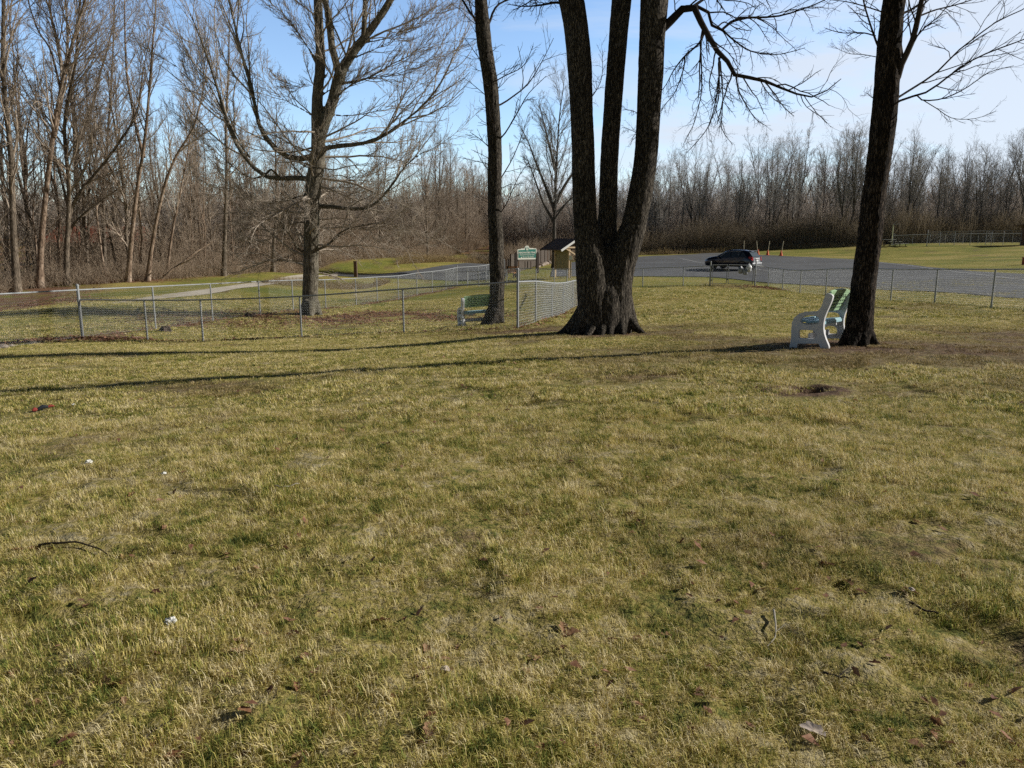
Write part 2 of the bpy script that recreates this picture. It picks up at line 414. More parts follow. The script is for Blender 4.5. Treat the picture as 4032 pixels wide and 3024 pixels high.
t = NT('ground_turf'); w = t.coord('World')
dirt = t.n('ShaderNodeAttribute'); dirt.attribute_name = 'dirt'; far = t.n('ShaderNodeAttribute'); far.attribute_name = 'far'; lit = t.n('ShaderNodeAttribute'); lit.attribute_name = 'litter'
soil = t.ramp(t.noise(w, 6, 5, .65), [(.3, (.075, .046, .032)), (.55, (.18, .115, .076)), (.75, (.30, .21, .14))])
fine = t.noise(w, 34, 3, .7)
turf = turf_colour(t)
turf_near = t.mix(.6, turf, (.085, .065, .03))
f1 = t.noise(w, 2.2, 5, .7); f2 = t.noise(t.coord('World', (1, .25, 1)), 5, 3, .7)
turf_far = t.mix(t.math('MULTIPLY', f2, .6), t.ramp(t.noise(w, .16, 4, .6), [(.36, (.16, .20, .035)), (.5, (.30, .275, .06)), (.64, (.48, .38, .13))]), t.ramp(f1, [(.3, (.10, .12, .025)), (.7, (.38, .32, .10))]))
base = t.mix(far.outputs['Fac'], turf_near, turf_far)
leafc = t.ramp(t.noise(w, 7, 4, .7), [(.3, (.085, .045, .033)), (.5, (.22, .115, .075)), (.68, (.36, .22, .145))])
base = t.mix(lit.outputs['Fac'], base, leafc)
dn = t.math('ADD', dirt.outputs['Fac'], t.math('MULTIPLY', t.math('SUBTRACT', t.noise(w, 11, 4, .7), .5), 1.5)); dn = t.math('MULTIPLY', t.math('SUBTRACT', dn, .18), 1.5, True)
dn = t.math('MULTIPLY', dn, t.math('GREATER_THAN', dirt.outputs['Fac'], .02))
base = t.mix(dn, base, soil)
M['ground'] = t.bsdf(base, .95, 0, t.bump(t.math('ADD', fine, t.math('MULTIPLY', f1, 2.0)), .7, .03), .1)

t = NT('grass_blade'); at = t.n('ShaderNodeAttribute'); at.attribute_name = 'rnd'
ba = t.n('ShaderNodeAttribute', attribute_type='INSTANCER'); ba.attribute_name = 'bare'
bc = t.ramp(at.outputs['Fac'], [(.1, (.13, .085, .045)), (.55, (.30, .20, .105)), (.95, (.52, .38, .20))])
M['blade'] = t.bsdf(t.mix(t.math('MULTIPLY', ba.outputs['Fac'], 1.25, True), turf_colour(t, at.outputs['Fac']), bc), .62, 0, None, .22, 0, .28)

t = NT('asphalt'); w = t.coord('World'); a = t.noise(w, .25, 5, .6); b = t.noise(w, 40, 2); st = t.noise(t.coord('World', (.05, .3, 1)), 1.0, 4, .6)
c = t.ramp(a, [(.3, (.10, .102, .105)), (.7, (.155, .157, .16))]); c = t.mix(t.ramp(st, [(.56, (0, 0, 0)), (.68, (.75, .75, .75))]), c, (.085, .085, .088))
M['asphalt'] = t.bsdf(c, .85, 0, t.bump(b, .3, .01), .3)
t = NT('gravel_path'); w = t.coord('World'); a = t.noise(w, .8, 4); b = t.noise(w, 30, 2)
M['path'] = t.bsdf(t.ramp(a, [(.3, (.50, .44, .35)), (.7, (.66, .60, .50))]), .95, 0, t.bump(b, .4, .01), .2)
t = NT('road_paint'); w = t.coord('World'); a = t.noise(w, 3, 4, .7)
M['paint'] = t.bsdf(t.ramp(a, [(.35, (.28, .28, .275)), (.55, (.62, .62, .60))]), .7)
# ------------------------------------------------------------------ world, sun, camera
SUN_EL, SUN_AZ = math.radians(25.0), math.radians(81.5)      # azimuth from +Y towards +X
def make_world():
    w = bpy.data.worlds.new('World'); SC.world = w; w.use_nodes = True; nt = w.node_tree; nt.nodes.clear()
    N = lambda t, **k: [setattr(x := nt.nodes.new(t), a, b) for a, b in k.items()] and x or x if k else nt.nodes.new(t)
    out = nt.nodes.new('ShaderNodeOutputWorld'); bg = nt.nodes.new('ShaderNodeBackground'); sky = nt.nodes.new('ShaderNodeTexSky')
    sky.sky_type = 'NISHITA'; sky.sun_disc = False; sky.sun_elevation = SUN_EL; sky.sun_rotation = SUN_AZ; sky.altitude = 300
    sky.air_density = 1.0; sky.dust_density = .35; sky.ozone_density = 2.2
    tc = nt.nodes.new('ShaderNodeTexCoord'); sp = nt.nodes.new('ShaderNodeSeparateXYZ'); nt.links.new(tc.outputs['Generated'], sp.inputs[0])
    def mth(op, a, b=0.0, cl=False):
        x = nt.nodes.new('ShaderNodeMath'); x.operation = op; x.use_clamp = cl
        for s, v in zip(x.inputs, (a, b)):
            if isinstance(v, (int, float)): s.default_value = v
            else: nt.links.new(v, s)
        return x.outputs[0]
    zz = mth('ADD', mth('MAXIMUM', sp.outputs['Z'], 0.0), .12)
    cb = nt.nodes.new('ShaderNodeCombineXYZ'); nt.links.new(mth('DIVIDE', sp.outputs['X'], zz), cb.inputs[0]); nt.links.new(mth('MULTIPLY', mth('DIVIDE', sp.outputs['Y'], zz), 1.7), cb.inputs[1])
    ns = nt.nodes.new('ShaderNodeTexNoise'); ns.inputs['Scale'].default_value = .85; ns.inputs['Detail'].default_value = 6; ns.inputs['Roughness'].default_value = .58; ns.inputs['Distortion'].default_value = .5
    nt.links.new(cb.outputs[0], ns.inputs['Vector'])
    # thin cloud grows towards the sun side and towards the horizon
    side = mth('MULTIPLY', mth('ADD', sp.outputs['X'], -.02), 1.15)
    low = mth('SUBTRACT', .34, mth('MULTIPLY', sp.outputs['Z'], 1.25))
    bias = mth('ADD', mth('MULTIPLY', side, 1.35), mth('MULTIPLY', low, 1.15))
    m = mth('ADD', mth('MULTIPLY', mth('SUBTRACT', ns.outputs['Fac'], .5), 2.3), bias)
    m = mth('MULTIPLY', mth('SUBTRACT', m, .08), 1.45, True)
    m = mth('MULTIPLY', m, .88)
    cl = nt.nodes.new('ShaderNodeMix'); cl.data_type = 'RGBA'; nt.links.new(m, cl.inputs[0])
    hs = nt.nodes.new('ShaderNodeMix'); hs.data_type = 'RGBA'; hs.blend_type = 'MULTIPLY'; hs.inputs[0].default_value = 1
    nt.links.new(sky.outputs[0], hs.inputs[6]); hs.inputs[7].default_value = SKY_TINT
    nt.links.new(hs.outputs[2], cl.inputs[6]); cl.inputs[7].default_value = CLOUD
    # added dimming of the sky overhead, sideways and behind, to weaken fill light
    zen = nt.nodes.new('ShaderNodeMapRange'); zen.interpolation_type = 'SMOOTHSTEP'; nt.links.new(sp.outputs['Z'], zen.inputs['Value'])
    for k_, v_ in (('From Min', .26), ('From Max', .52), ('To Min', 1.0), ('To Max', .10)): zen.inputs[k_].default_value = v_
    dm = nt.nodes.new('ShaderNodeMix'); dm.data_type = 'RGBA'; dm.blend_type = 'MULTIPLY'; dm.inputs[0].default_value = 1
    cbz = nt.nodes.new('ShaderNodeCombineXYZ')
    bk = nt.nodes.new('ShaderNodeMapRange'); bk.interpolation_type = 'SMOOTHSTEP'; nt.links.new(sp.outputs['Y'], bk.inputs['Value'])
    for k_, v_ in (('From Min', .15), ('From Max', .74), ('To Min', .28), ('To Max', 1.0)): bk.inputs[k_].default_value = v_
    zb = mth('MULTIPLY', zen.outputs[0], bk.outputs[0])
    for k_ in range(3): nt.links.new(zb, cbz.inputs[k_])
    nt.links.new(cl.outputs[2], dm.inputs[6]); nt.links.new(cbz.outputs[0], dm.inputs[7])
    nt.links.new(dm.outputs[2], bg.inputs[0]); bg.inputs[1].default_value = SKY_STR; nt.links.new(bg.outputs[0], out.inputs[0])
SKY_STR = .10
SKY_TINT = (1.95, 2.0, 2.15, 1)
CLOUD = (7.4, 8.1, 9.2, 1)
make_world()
sun = bpy.data.lights.new('sun', 'SUN'); sun.energy = 5.0; sun.angle = math.radians(.53); sun.color = (1, .955, .88)
so = bpy.data.objects.new('sun', sun); COL.objects.link(so)
sdir = Vector((math.sin(SUN_AZ) * math.cos(SUN_EL), math.cos(SUN_AZ) * math.cos(SUN_EL), math.sin(SUN_EL)))
so.rotation_euler = sdir.to_track_quat('Z', 'Y').to_euler(); so.location = sdir * 60
cam = bpy.data.cameras.new('camera'); cam.sensor_width = 36; cam.lens = 36 * FPX / 4032; cam.clip_end = 3000; cam.clip_start = .05
co = bpy.data.objects.new('camera', cam); COL.objects.link(co); co.location = (0, 0, CAMH); co.rotation_euler = (PI / 2 - PITCH, 0, 0); SC.camera = co
SC.view_settings.view_transform = 'Standard'; SC.view_settings.look = 'None'; SC.view_settings.exposure = 0
SC.cycles.use_denoising = False; SC.cycles.max_bounces = 6; SC.cycles.diffuse_bounces = 3; SC.cycles.use_adaptive_sampling = True; SC.cycles.adaptive_threshold = .012

# ------------------------------------------------------------------ ground: one sheet out to the horizon
def build_ground():
    ys = list(np.linspace(-60, -4, 16)) + list(np.arange(-3, 1.6, .22)); y = 1.6
    while y < 900: ys.append(y); y += max(.034, .0105 * y) if y < 60 else .03 * y
    ys = np.array(ys)
    s = np.linspace(-1, 1, 420)
    tail = np.array([1.15, 1.4, 1.8, 2.5, 4, 7, 12])
    sgrid = np.concatenate([-tail[::-1], s, tail])
    w = 2.4 + .74 * np.maximum(ys, 0)
    w = np.where(ys < 0, 2.4 + 0 * ys, w)
    X = sgrid[None, :] * w[:, None]
    X = np.where(np.abs(sgrid)[None, :] > 1, np.sign(sgrid)[None, :] * (w[:, None] + (np.abs(sgrid)[None, :] - 1) * np.maximum(w[:, None], 30)), X)
    Y = np.repeat(ys[:, None], X.shape[1], 1)
    Z = ground_z(X, Y)
    nr, nc = X.shape; i = np.arange(nr - 1)[:, None] * nc + np.arange(nc - 1)[None, :]
    quads = np.stack([i, i + 1, i + nc + 1, i + nc], -1).reshape(-1, 4)
    me = mesh_np('ground', np.stack([X, Y, Z], -1), quads, smooth=True)
    dm = dirt_mask(X, Y).ravel(); far = np.clip((Y.ravel() - 20) / 16, 0, 1)
    a = me.attributes.new('dirt', 'FLOAT', 'POINT'); a.data.foreach_set('value', dm.astype(np.float32))
    a = me.attributes.new('far', 'FLOAT', 'POINT'); a.data.foreach_set('value', far.astype(np.float32))
    lit = litter_mask(X, Y).ravel()
    a = me.attributes.new('litter', 'FLOAT', 'POINT'); a.data.foreach_set('value', lit.astype(np.float32))
    return tag(obj('ground', me, M['ground']), kind='structure')

def seg_dist(x, y, pts):
    d = np.full(np.shape(x), 1e9)
    for (ax, ay), (bx, by) in zip(pts[:-1], pts[1:]):
        vx, vy = bx - ax, by - ay; t = np.clip(((x - ax) * vx + (y - ay) * vy) / (vx * vx + vy * vy), 0, 1)
        d = np.minimum(d, np.hypot(x - ax - t * vx, y - ay - t * vy))
    return d
def xy(c): p = P(*c); return (p.x, p.y)
PERIM = [xy(c) for c in [(-330,1420,17.2),(-130,1390,19.3),(325,1325,23.0),(614,1297,26.3),(838,1263,30.3),(1025,1240,33.7),(1155,1226,36.8),(1283,1215,39.2),(1403,1203,41.5),(1486,1190,45),(1569,1179,47.5),(1642,1164,51),(1702,1152,54),(1756,1143,56),(1800,1126,60)]]
DIVID = [xy(c) for c in [(2038,1296,21.3),(2109,1268,23),(2173,1252,27.1),(2217,1238,30.6),(2255,1213,34.3),(2287,1197,37),(2284,1165,41),(2276,1136,45)]]
FRONTL = [xy(c) for c in [(325,1325,23.0),(581,1340,23.0),(800,1343,22.8),(1188,1332,22.5),(1590,1312,21.8),(2038,1296,21.3)]]
WOOD_EDGE = [(-40, 30), xy((0,1200,43)), xy((155,1126,53)), xy((503,1112,54)), xy((880,1087,62)), xy((1076,1071,68)), xy((1340,1032,82)), xy((1640,1012,96)), xy((1925,967,130))]
def litter_mask(x, y):
    n = fbm(x * 1.1 + 9, y * 1.1, o=3)
    tx, ty = xy((1222,1237,34.5))
    m = np.clip(1.25 - np.sqrt(((x - tx - 1.2) / 7.5) ** 2 + ((y - ty + 2.2) / 5.0) ** 2), 0, 1) * 1.0
    m = np.maximum(m, np.clip(1 - seg_dist(x, y, PERIM) / .75, 0, 1) * (y > 22) * .9)
    m = np.maximum(m, np.clip(1 - seg_dist(x, y, FRONTL) / .35, 0, 1) * .9)
    m = np.maximum(m, np.clip(1 - seg_dist(x, y, [FRONTL[0], (FRONTL[0][0] + .8, FRONTL[0][1] - .4)]) / .8, 0, 1) * 1.2)
    wx = np.interp(y, [p[1] for p in WOOD_EDGE], [p[0] for p in WOOD_EDGE])
    m = np.maximum(m, np.clip((wx - x) / 5 + np.interp(y, [34, 52, 60], [1.5, 1.1, .3]), 0, 1) * (y > 34) * 1.2)
    far_wood = np.clip((y - 108) / 8, 0, 1)
    m = np.maximum(m, far_wood)
    return np.clip(m * (.75 + 1.3 * n), 0, .95)
ground = build_ground()

# ------------------------------------------------------------------ sheets laid on the ground
def strip(name, left, right, mat, lift, n=160, m=14):
    A, B = resample(left, n), resample(right, n)
    t = np.linspace(0, 1, m)[None, :, None]
    XY = A[:, None, :2] * (1 - t) + B[:, None, :2] * t
    Z = ground_z(XY[..., 0], XY[..., 1]) + lift
    i = np.arange(n - 1)[:, None] * m + np.arange(m - 1)[None, :]
    return tag(obj(name, mesh_np(name, np.concatenate([XY, Z[..., None]], -1), np.stack([i, i + 1, i + m + 1, i + m], -1).reshape(-1, 4), smooth=True), mat), kind='structure')
def g3(cs): return [(*xy(c), 0) for c in cs]
strip('parking_lot', g3([(2170,1086,64),(2330,1089,62),(2500,1089,58),(2807,1093,57),(2970,1110,52),(3255,1126,45),(3513,1143,39.5),(3770,1157,36),(4032,1178,32),(4500,1220,27)]),
      g3([(2180,1050,90),(2400,1022,94),(2505,1012,95),(2800,998,105),(2980,1003,98),(3364,1024,78),(3513,1038,69),(3700,1057,58),(4032,1080,48),(4500,1105,42)]), M['asphalt'], .035, 220, 40)
strip('lane', g3([(1330,1089,74),(1400,1091,73),(1500,1092,72),(1640,1097,70),(1754,1105,68),(1914,1110,66.5),(1990,1112,67)]),
      g3([(1330,1082,76.5),(1400,1083,76),(1500,1082,77),(1640,1075,80),(1800,1060,88),(1914,1044,100),(2030,1040,104)]), M['asphalt'], .035, 120, 24)
strip('path', g3([(-900,1290,28),(-200,1260,32),(253,1212,36),(600,1180,42),(823,1156,46),(1000,1132,53),(1200,1101,63),(1330,1090,73)]),
      g3([(-900,1275,29.5),(-200,1243,34),(300,1200,37.6),(600,1167,44.5),(823,1139,49.5),(1000,1117,57),(1180,1088,67),(1330,1080,77)]), M['path'], .03, 160, 8)
def mark(cs, wdt=.11):
    p = resample(g3(cs), 40)[:, :2]; d = np.gradient(p, axis=0); nrm = np.stack([-d[:, 1], d[:, 0]], -1); nrm /= np.linalg.norm(nrm, axis=1)[:, None]
    return np.stack([p - nrm * wdt / 2, p + nrm * wdt / 2], 1)
def markings():
    rows = [mark(c, w) for c, w in [
        ([(3000,1008,93),(3180,1017,87),(3400,1032,76),(3513,1047,67),(3700,1068,56),(3850,1081,49),(4032,1101,43),(4300,1130,37)], .13),
        ([(2680,1019,88),(2730,1027,82),(2780,1036,77)], .13), ([(2960,1061,66),(3010,1068,63.5),(3055,1076,61)], .12),
        ([(2960,1075,61),(3055,1076,61),(3200,1077,60),(3342,1077,58)], .1), ([(2990,1044,73),(3120,1046,71),(3260,1047,68)], .09),
        ([(2560,1030,82),(2660,1031,81)], .1), ([(2700,1072,63),(2830,1075,62),(2960,1075,61)], .08), ([(2170,1077,68),(2215,1078,67)], .12), ([(2990,1050,70.5),(3100,1052,69),(3200,1054,67)], .07)]]
    vs, qs = [], []
    for r in rows:
        o = len(vs) * 0 + sum(len(v) for v in vs); n = len(r)
        z = ground_z(r[..., 0], r[..., 1]) + .047
        vs.append(np.concatenate([r, z[..., None]], -1).reshape(-1, 3)); i = o + np.arange(n - 1) * 2
        qs.append(np.stack([i, i + 1, i + 3, i + 2], -1))
    tag(obj('road_markings', mesh_np('road_markings', np.concatenate(vs), np.concatenate(qs)), M['paint']), kind='structure')
markings()

# ------------------------------------------------------------------ turf blades: one object, geometry nodes scatter small tufts over the lawn
def blade_patch(name, size, n, ln, wd, seed, lay=(.55, 1.35), clump=1.0):
    r = np.random.default_rng(seed)
    nc = max(4, int(n / 26)); cen = (r.random((nc, 2)) - .5) * size; cdir = r.random(nc) * 2 * PI; cr = r.random(nc); cl = .55 + .8 * r.random(nc)
    k = r.integers(0, nc, n); loose = r.random(n) < .16
    b = cen[k] + r.normal(0, size * .045 * clump, (n, 2)); b[loose] = (r.random((loose.sum(), 2)) - .5) * size
    rel = b - cen[k]; out = np.arctan2(rel[:, 1], rel[:, 0]); az = np.where(r.random(n) < .65, out + r.normal(0, .5, n), cdir[k] + r.normal(0, 1.0, n)); tilt = r.uniform(*lay, n)
    L = ln * r.uniform(.5, 1.35, n) * cl[k] * np.where(r.random(n) < .04, 1.7, 1.0); W = wd * r.uniform(.6, 1.3, n)
    dirv = np.stack([np.cos(az), np.sin(az)], -1); side = np.stack([-np.sin(az), np.cos(az)], -1)
    def pt(f, bend): 
        tl = tilt * (1 - .55 * bend); rad = L * f * np.sin(tl); h = L * f * np.cos(tl)
        return np.concatenate([b + dirv * rad[:, None], h[:, None]], -1)
    droop = r.uniform(-.25, .4, n)
    p0 = pt(np.zeros(n), 0); p1 = pt(np.full(n, .5), .8); p2 = pt(np.ones(n), droop)
    p0[:, 2] -= .012
    s3 = np.concatenate([side, np.zeros((n, 1))], -1) * W[:, None] / 2
    V = np.stack([p0 - s3, p0 + s3, p1 - s3 * .9, p1 + s3 * .9, p2], 1).reshape(-1, 3)
    o = np.arange(n)[:, None] * 5
    me = mesh_np(name, V, o + np.array([[0, 1, 3, 2]]), o + np.array([[2, 3, 4]]))
    a = me.attributes.new('rnd', 'FLOAT', 'POINT'); rv = np.clip(.55 * cr[k] + .45 * r.random(n), 0, 1); a.data.foreach_set('value', np.repeat(rv, 5).astype(np.float32))
    me.materials.append(M['blade'])
    return bpy.data.objects.new(name, me)

def build_grass():
    coll = bpy.data.collections.new('turf_tufts')
    specs = []
    for i in range(5): specs.append(blade_patch('tuft_%02d' % i, .62, 3800, .036, .0024, 100 + i, (.5, 1.45)))          # 0-4 near
    for i in range(2): specs.append(blade_patch('tuft_%02d' % (5 + i), .62, 1000, .036, .0024, 120 + i, (.8, 1.5)))  # 5-6 sparse
    for i in range(4): specs.append(blade_patch('tuft_%02d' % (7 + i), 1.05, 3600, .038, .0052, 140 + i, (.6, 1.45), clump=.8))       # 7-10 middle
    for i in range(2): specs.append(blade_patch('tuft_%02d' % (11 + i), 1.05, 800, .038, .0055, 160 + i, (.8, 1.5)))  # 11-12 sparse
    for i in range(3): specs.append(blade_patch('tuft_%02d' % (13 + i), 2.1, 3800, .045, .012, 180 + i, clump=.6))   # 13-15 far
    for o in specs: coll.objects.link(o)
    r = np.random.default_rng(5); pts, idx, scl = [], [], []
    def lay(step, d0, d1, dense, sparse):
        y = d0
        while y < d1:
            w = .72 * y + 1.6; xs = np.arange(-w, w, step); xs = xs + r.uniform(-.3, .3, len(xs)) * step; yy = y + r.uniform(-.3, .3, len(xs)) * step
            dm = dirt_mask(xs, yy); lm = litter_mask(xs, yy) * (yy > 20)
            for a, b, c, l in zip(xs, yy, dm, lm):
                if any(((a - q[0]) / (q[2] * .8)) ** 2 + ((b - q[1]) / (q[3] * .9)) ** 2 < 1 for q in PITS[:1]): continue
                u = r.random()
                if c > .8: 
                    if u < .22: continue
                    k = r.choice(sparse) if sparse else None
                elif l > .3 and u < .8: continue
                elif c > .38 or l > .6: k = r.choice(sparse) if (sparse and u < .85) else (None if not sparse else r.choice(dense))
                else: k = r.choice(dense)
                if k is None: continue
                pts.append((a, b)); idx.append(k); scl.append(r.uniform(.75, 1.2) * (1 - .25 * c))
            y += step
    lay(.47, 1.5, 7.6, list(range(0, 5)), [5, 6]); lay(.82, 7.4, 22, list(range(7, 11)), [11, 12]); lay(1.65, 21.5, 46, [13, 14, 15], [])
    pts = np.array(pts); x, y = pts[:, 0], pts[:, 1]; z = ground_z(x, y); e = .25
    gx = (ground_z(x + e, y) - ground_z(x - e, y)) / (2 * e); gy = (ground_z(x, y + e) - ground_z(x, y - e)) / (2 * e)
    rot = np.array([Vector((-a, -b, 1)).to_track_quat('Z', 'Y').to_euler() for a, b in zip(gx, gy)])
    spin = r.random(len(x)) * 2 * PI
    rot = np.array([(Matrix.Rotation(s, 3, 'Z')).to_euler() if False else (Vector((-a, -b, 1)).to_track_quat('Z', 'Y').to_matrix() @ Matrix.Rotation(s, 3, 'Z')).to_euler() for a, b, s in zip(gx, gy, spin)])
    me = bpy.data.meshes.new('lawn_grass'); me.vertices.add(len(x)); me.vertices.foreach_set('co', np.stack([x, y, z], -1).astype(np.float32).ravel())
    a = me.attributes.new('idx', 'INT', 'POINT'); a.data.foreach_set('value', np.array(idx, np.int32))
    a = me.attributes.new('rot', 'FLOAT_VECTOR', 'POINT'); a.data.foreach_set('vector', rot.astype(np.float32).ravel())
    a = me.attributes.new('bare', 'FLOAT', 'POINT'); a.data.foreach_set('value', dirt_mask(x, y).astype(np.float32))
    a = me.attributes.new('scl', 'FLOAT', 'POINT'); a.data.foreach_set('value', np.array(scl, np.float32))
    o = obj('lawn_grass', me, M['blade'])
    tag(o, 'short matted olive and straw coloured turf over the whole lawn', 'grass', kind='stuff')
    ng = bpy.data.node_groups.new('scatter', 'GeometryNodeTree'); ng.interface.new_socket('Geometry', in_out='INPUT', socket_type='NodeSocketGeometry'); ng.interface.new_socket('Geometry', in_out='OUTPUT', socket_type='NodeSocketGeometry')
    gi = ng.nodes.new('NodeGroupInput'); go = ng.nodes.new('NodeGroupOutput'); ip = ng.nodes.new('GeometryNodeInstanceOnPoints'); ci = ng.nodes.new('GeometryNodeCollectionInfo')
    ci.inputs['Collection'].default_value = coll; ci.inputs['Separate Children'].default_value = True; ci.inputs['Reset Children'].default_value = True
    def na(nm, ty):
        x = ng.nodes.new('GeometryNodeInputNamedAttribute'); x.data_type = ty; x.inputs[0].default_value = nm; return x.outputs[0]
    ng.links.new(gi.outputs[0], ip.inputs['Points']); ng.links.new(ci.outputs[0], ip.inputs['Instance']); ip.inputs['Pick Instance'].default_value = True
    ng.links.new(na('idx', 'INT'), ip.inputs['Instance Index'])
    e2r = ng.nodes.new('FunctionNodeEulerToRotation'); ng.links.new(na('rot', 'FLOAT_VECTOR'), e2r.inputs[0]); ng.links.new(e2r.outputs[0], ip.inputs['Rotation'])
    ng.links.new(na('scl', 'FLOAT'), ip.inputs['Scale']); ng.links.new(ip.outputs[0], go.inputs[0])
    md = o.modifiers.new('scatter', 'NODES'); md.node_group = ng
    print('turf patches', len(x))
build_grass()
# ------------------------------------------------------------------ bare trees
def _nrm(v): return v / np.maximum(np.linalg.norm(v, axis=-1, keepdims=True), 1e-9)
def grow(par, parr, n, rng, t=(.2, 1.), ang=(.5, .95), lenf=.5, K=5, rf=.55, trop=.25, wob=.16, minr=.004, tip=.35, lenabs=None, taper_t=.55):
    """n child shoots on every polyline of par (N,K,3) -> (N*n,K,3), radii"""
    N, Kp, _ = par.shape
    tt = t[0] + (t[1] - t[0]) * ((np.arange(n)[None] + rng.random((N, n))) / n)
    f = np.clip(tt * (Kp - 1), 0, Kp - 1.001); i = f.astype(int); fr = (f - i)[..., None]; row = np.arange(N)[:, None]
    pos = par[row, i] * (1 - fr) + par[row, i + 1] * fr; tan = _nrm(par[row, i + 1] - par[row, i]); rr = parr[row, i] * (1 - fr[..., 0]) + parr[row, i + 1] * fr[..., 0]
    L = np.linalg.norm(np.diff(par, axis=1), axis=-1).sum(1)[:, None]
    ln = (L * lenf if lenabs is None else lenabs) * rng.uniform(.55, 1.2, (N, n)) * (1 - taper_t * tt)
    rv = rng.normal(size=(N, n, 3)); perp = _nrm(rv - tan * (rv * tan).sum(-1, keepdims=True)); a = rng.uniform(*ang, (N, n))[..., None]
    d = np.cos(a) * tan + np.sin(a) * perp
    pos, d, ln, rr = pos.reshape(-1, 3), d.reshape(-1, 3), ln.reshape(-1), rr.reshape(-1)
    out = [pos]; st = (ln / (K - 1))[:, None]
    for k in range(K - 1):
        d = _nrm(d + rng.normal(0, wob, d.shape) + np.array([0, 0, trop / (K - 1)])); pos = pos + d * st; out.append(pos)
    pts = np.stack(out, 1)
    r0 = np.maximum(np.minimum(rr * rf, .012 * ln + .004), minr)
    rad = r0[:, None] * np.linspace(1, tip, K)[None]
    return pts, np.maximum(rad, minr * .6)

def tubes(groups):
    """groups: list of (pts(N,K,3), rad(N,K), sides) -> verts, quads"""
    V, Q, o = [], [], 0
    for pts, rad, S in groups:
        N, K, _ = pts.shape
        if N == 0: continue
        tan = _nrm(np.gradient(pts, axis=1)); ref = np.zeros((N, 1, 3)); mt = np.abs(_nrm(pts[:, -1] - pts[:, 0])); ax = np.argmin(mt, 1); ref[np.arange(N), 0, ax] = 1
        a = _nrm(np.cross(tan, ref)); b = np.cross(tan, a); th = np.arange(S) * 2 * PI / S
        ring = pts[:, :, None, :] + rad[:, :, None, None] * (a[:, :, None, :] * np.cos(th)[None, None, :, None] + b[:, :, None, :] * np.sin(th)[None, None, :, None])
        V.append(ring.reshape(-1, 3)); base = o + (np.arange(N)[:, None, None] * K + np.arange(K - 1)[None, :, None]) * S
        k = np.arange(S)[None, None, :]; k2 = (k + 1) % S
        Q.append(np.stack([base + k, base + k2, base + S + k2, base + S + k], -1).reshape(-1, 4)); o += N * K * S
    return np.concatenate(V), np.concatenate(Q)
def tube_mesh(name, groups): v, q = tubes(groups); return mesh_np(name, v, q, smooth=True)

def trunk_line(H, r, rng, lean=(0, 0), wob=.035, K=14):
    z = np.linspace(0, 1, K); w = np.cumsum(rng.normal(0, wob * H / 3, (K, 2)) * .4, axis=0); w -= w[0]
    pts = np.stack([lean[0] * H * z + w[:, 0], lean[1] * H * z + w[:, 1], H * z - .15], -1)
    rad = r * (1 - .86 * z ** .9) ; rad[0] *= 1.35; rad[1] *= 1.06
    return pts[None], rad[None]

def bare_tree(seed, H, r, n1=18, n2=9, n3=7, t1=(.3, .98), ang1=(.4, .85), len1=.42, trop1=.5, mr=.009, forks=0, lean=(0, 0), n4=0, ang2=(.4, .85), trop2=.3, wob=.16, tap=.55):
    rng = np.random.default_rng(seed)
    tp, tr = trunk_line(H, r, rng, lean)
    if forks:
        fp, fr = grow(tp, tr, forks, rng, (.12, .5), (.18, .42), .75, 12, .8, .35, .05, .03, .15, taper_t=.2); fr = np.maximum(fr, 0)
        i = rng.uniform(.5, .8, forks)[:, None]; fr = r * i * np.linspace(1, .12, 12)[None]
    L1 = [grow(tp, tr, n1, rng, t1, ang1, len1, 7, .55, trop1, .13, mr, .25, taper_t=tap)]
    if forks: L1.append(grow(fp, fr, max(6, n1 // 2), rng, (.15, .98), ang1, len1 * .8, 7, .55, trop1, .11, mr, .25))
    L2 = [grow(p, q, n2, rng, (.15, 1), ang2, .55, 5, .6, trop2, wob, mr * .8, .4) for p, q in L1]
    L3 = [grow(p, q, n3, rng, (.12, 1), (.35, .8), .6, 4, .65, .2, .18, mr * .62, .5) for p, q in L2]
    trunk = [(tp, tr, 10)] + ([(fp, fr, 8)] if forks else [])
    crown = [(p, q, 5) for p, q in L1] + [(p, q, 3) for p, q in L2] + [(p, q, 3) for p, q in L3]
    if n4: crown += [(*grow(p, q, n4, rng, (.15, 1), (.35, .8), .6, 3, .65, .1, .15, mr * .5, .6), 3) for p, q in L3]
    return tube_mesh('trunk', trunk), tube_mesh('crown', crown)

def tree_thing(name, loc, tm, cm, mt, mc, label, group=None, rz=0, sc=1, cat='tree'):
    e = empty(name, loc, label, cat, group, rz); e.scale = (sc, sc, sc)
    a = obj('trunk', tm, mt, e); b = obj('crown', cm, mc, e); return e

def limb(cs, d, r0, r1, n=14, dd=None):
    """limb drawn through photo points (px, py[, depth offset]) at distance d"""
    pts = [tuple(P(c[0], c[1], d + (c[2] if len(c) > 2 else (dd * k / max(1, len(cs) - 1) if dd else 0)))) for k, c in enumerate(cs)]
    p = resample(pts, n); return p[None], (r0 + (r1 - r0) * np.linspace(0, 1, n) ** .8)[None]

def px_r(w, d): return w / 2 * d / FPX * 1.0

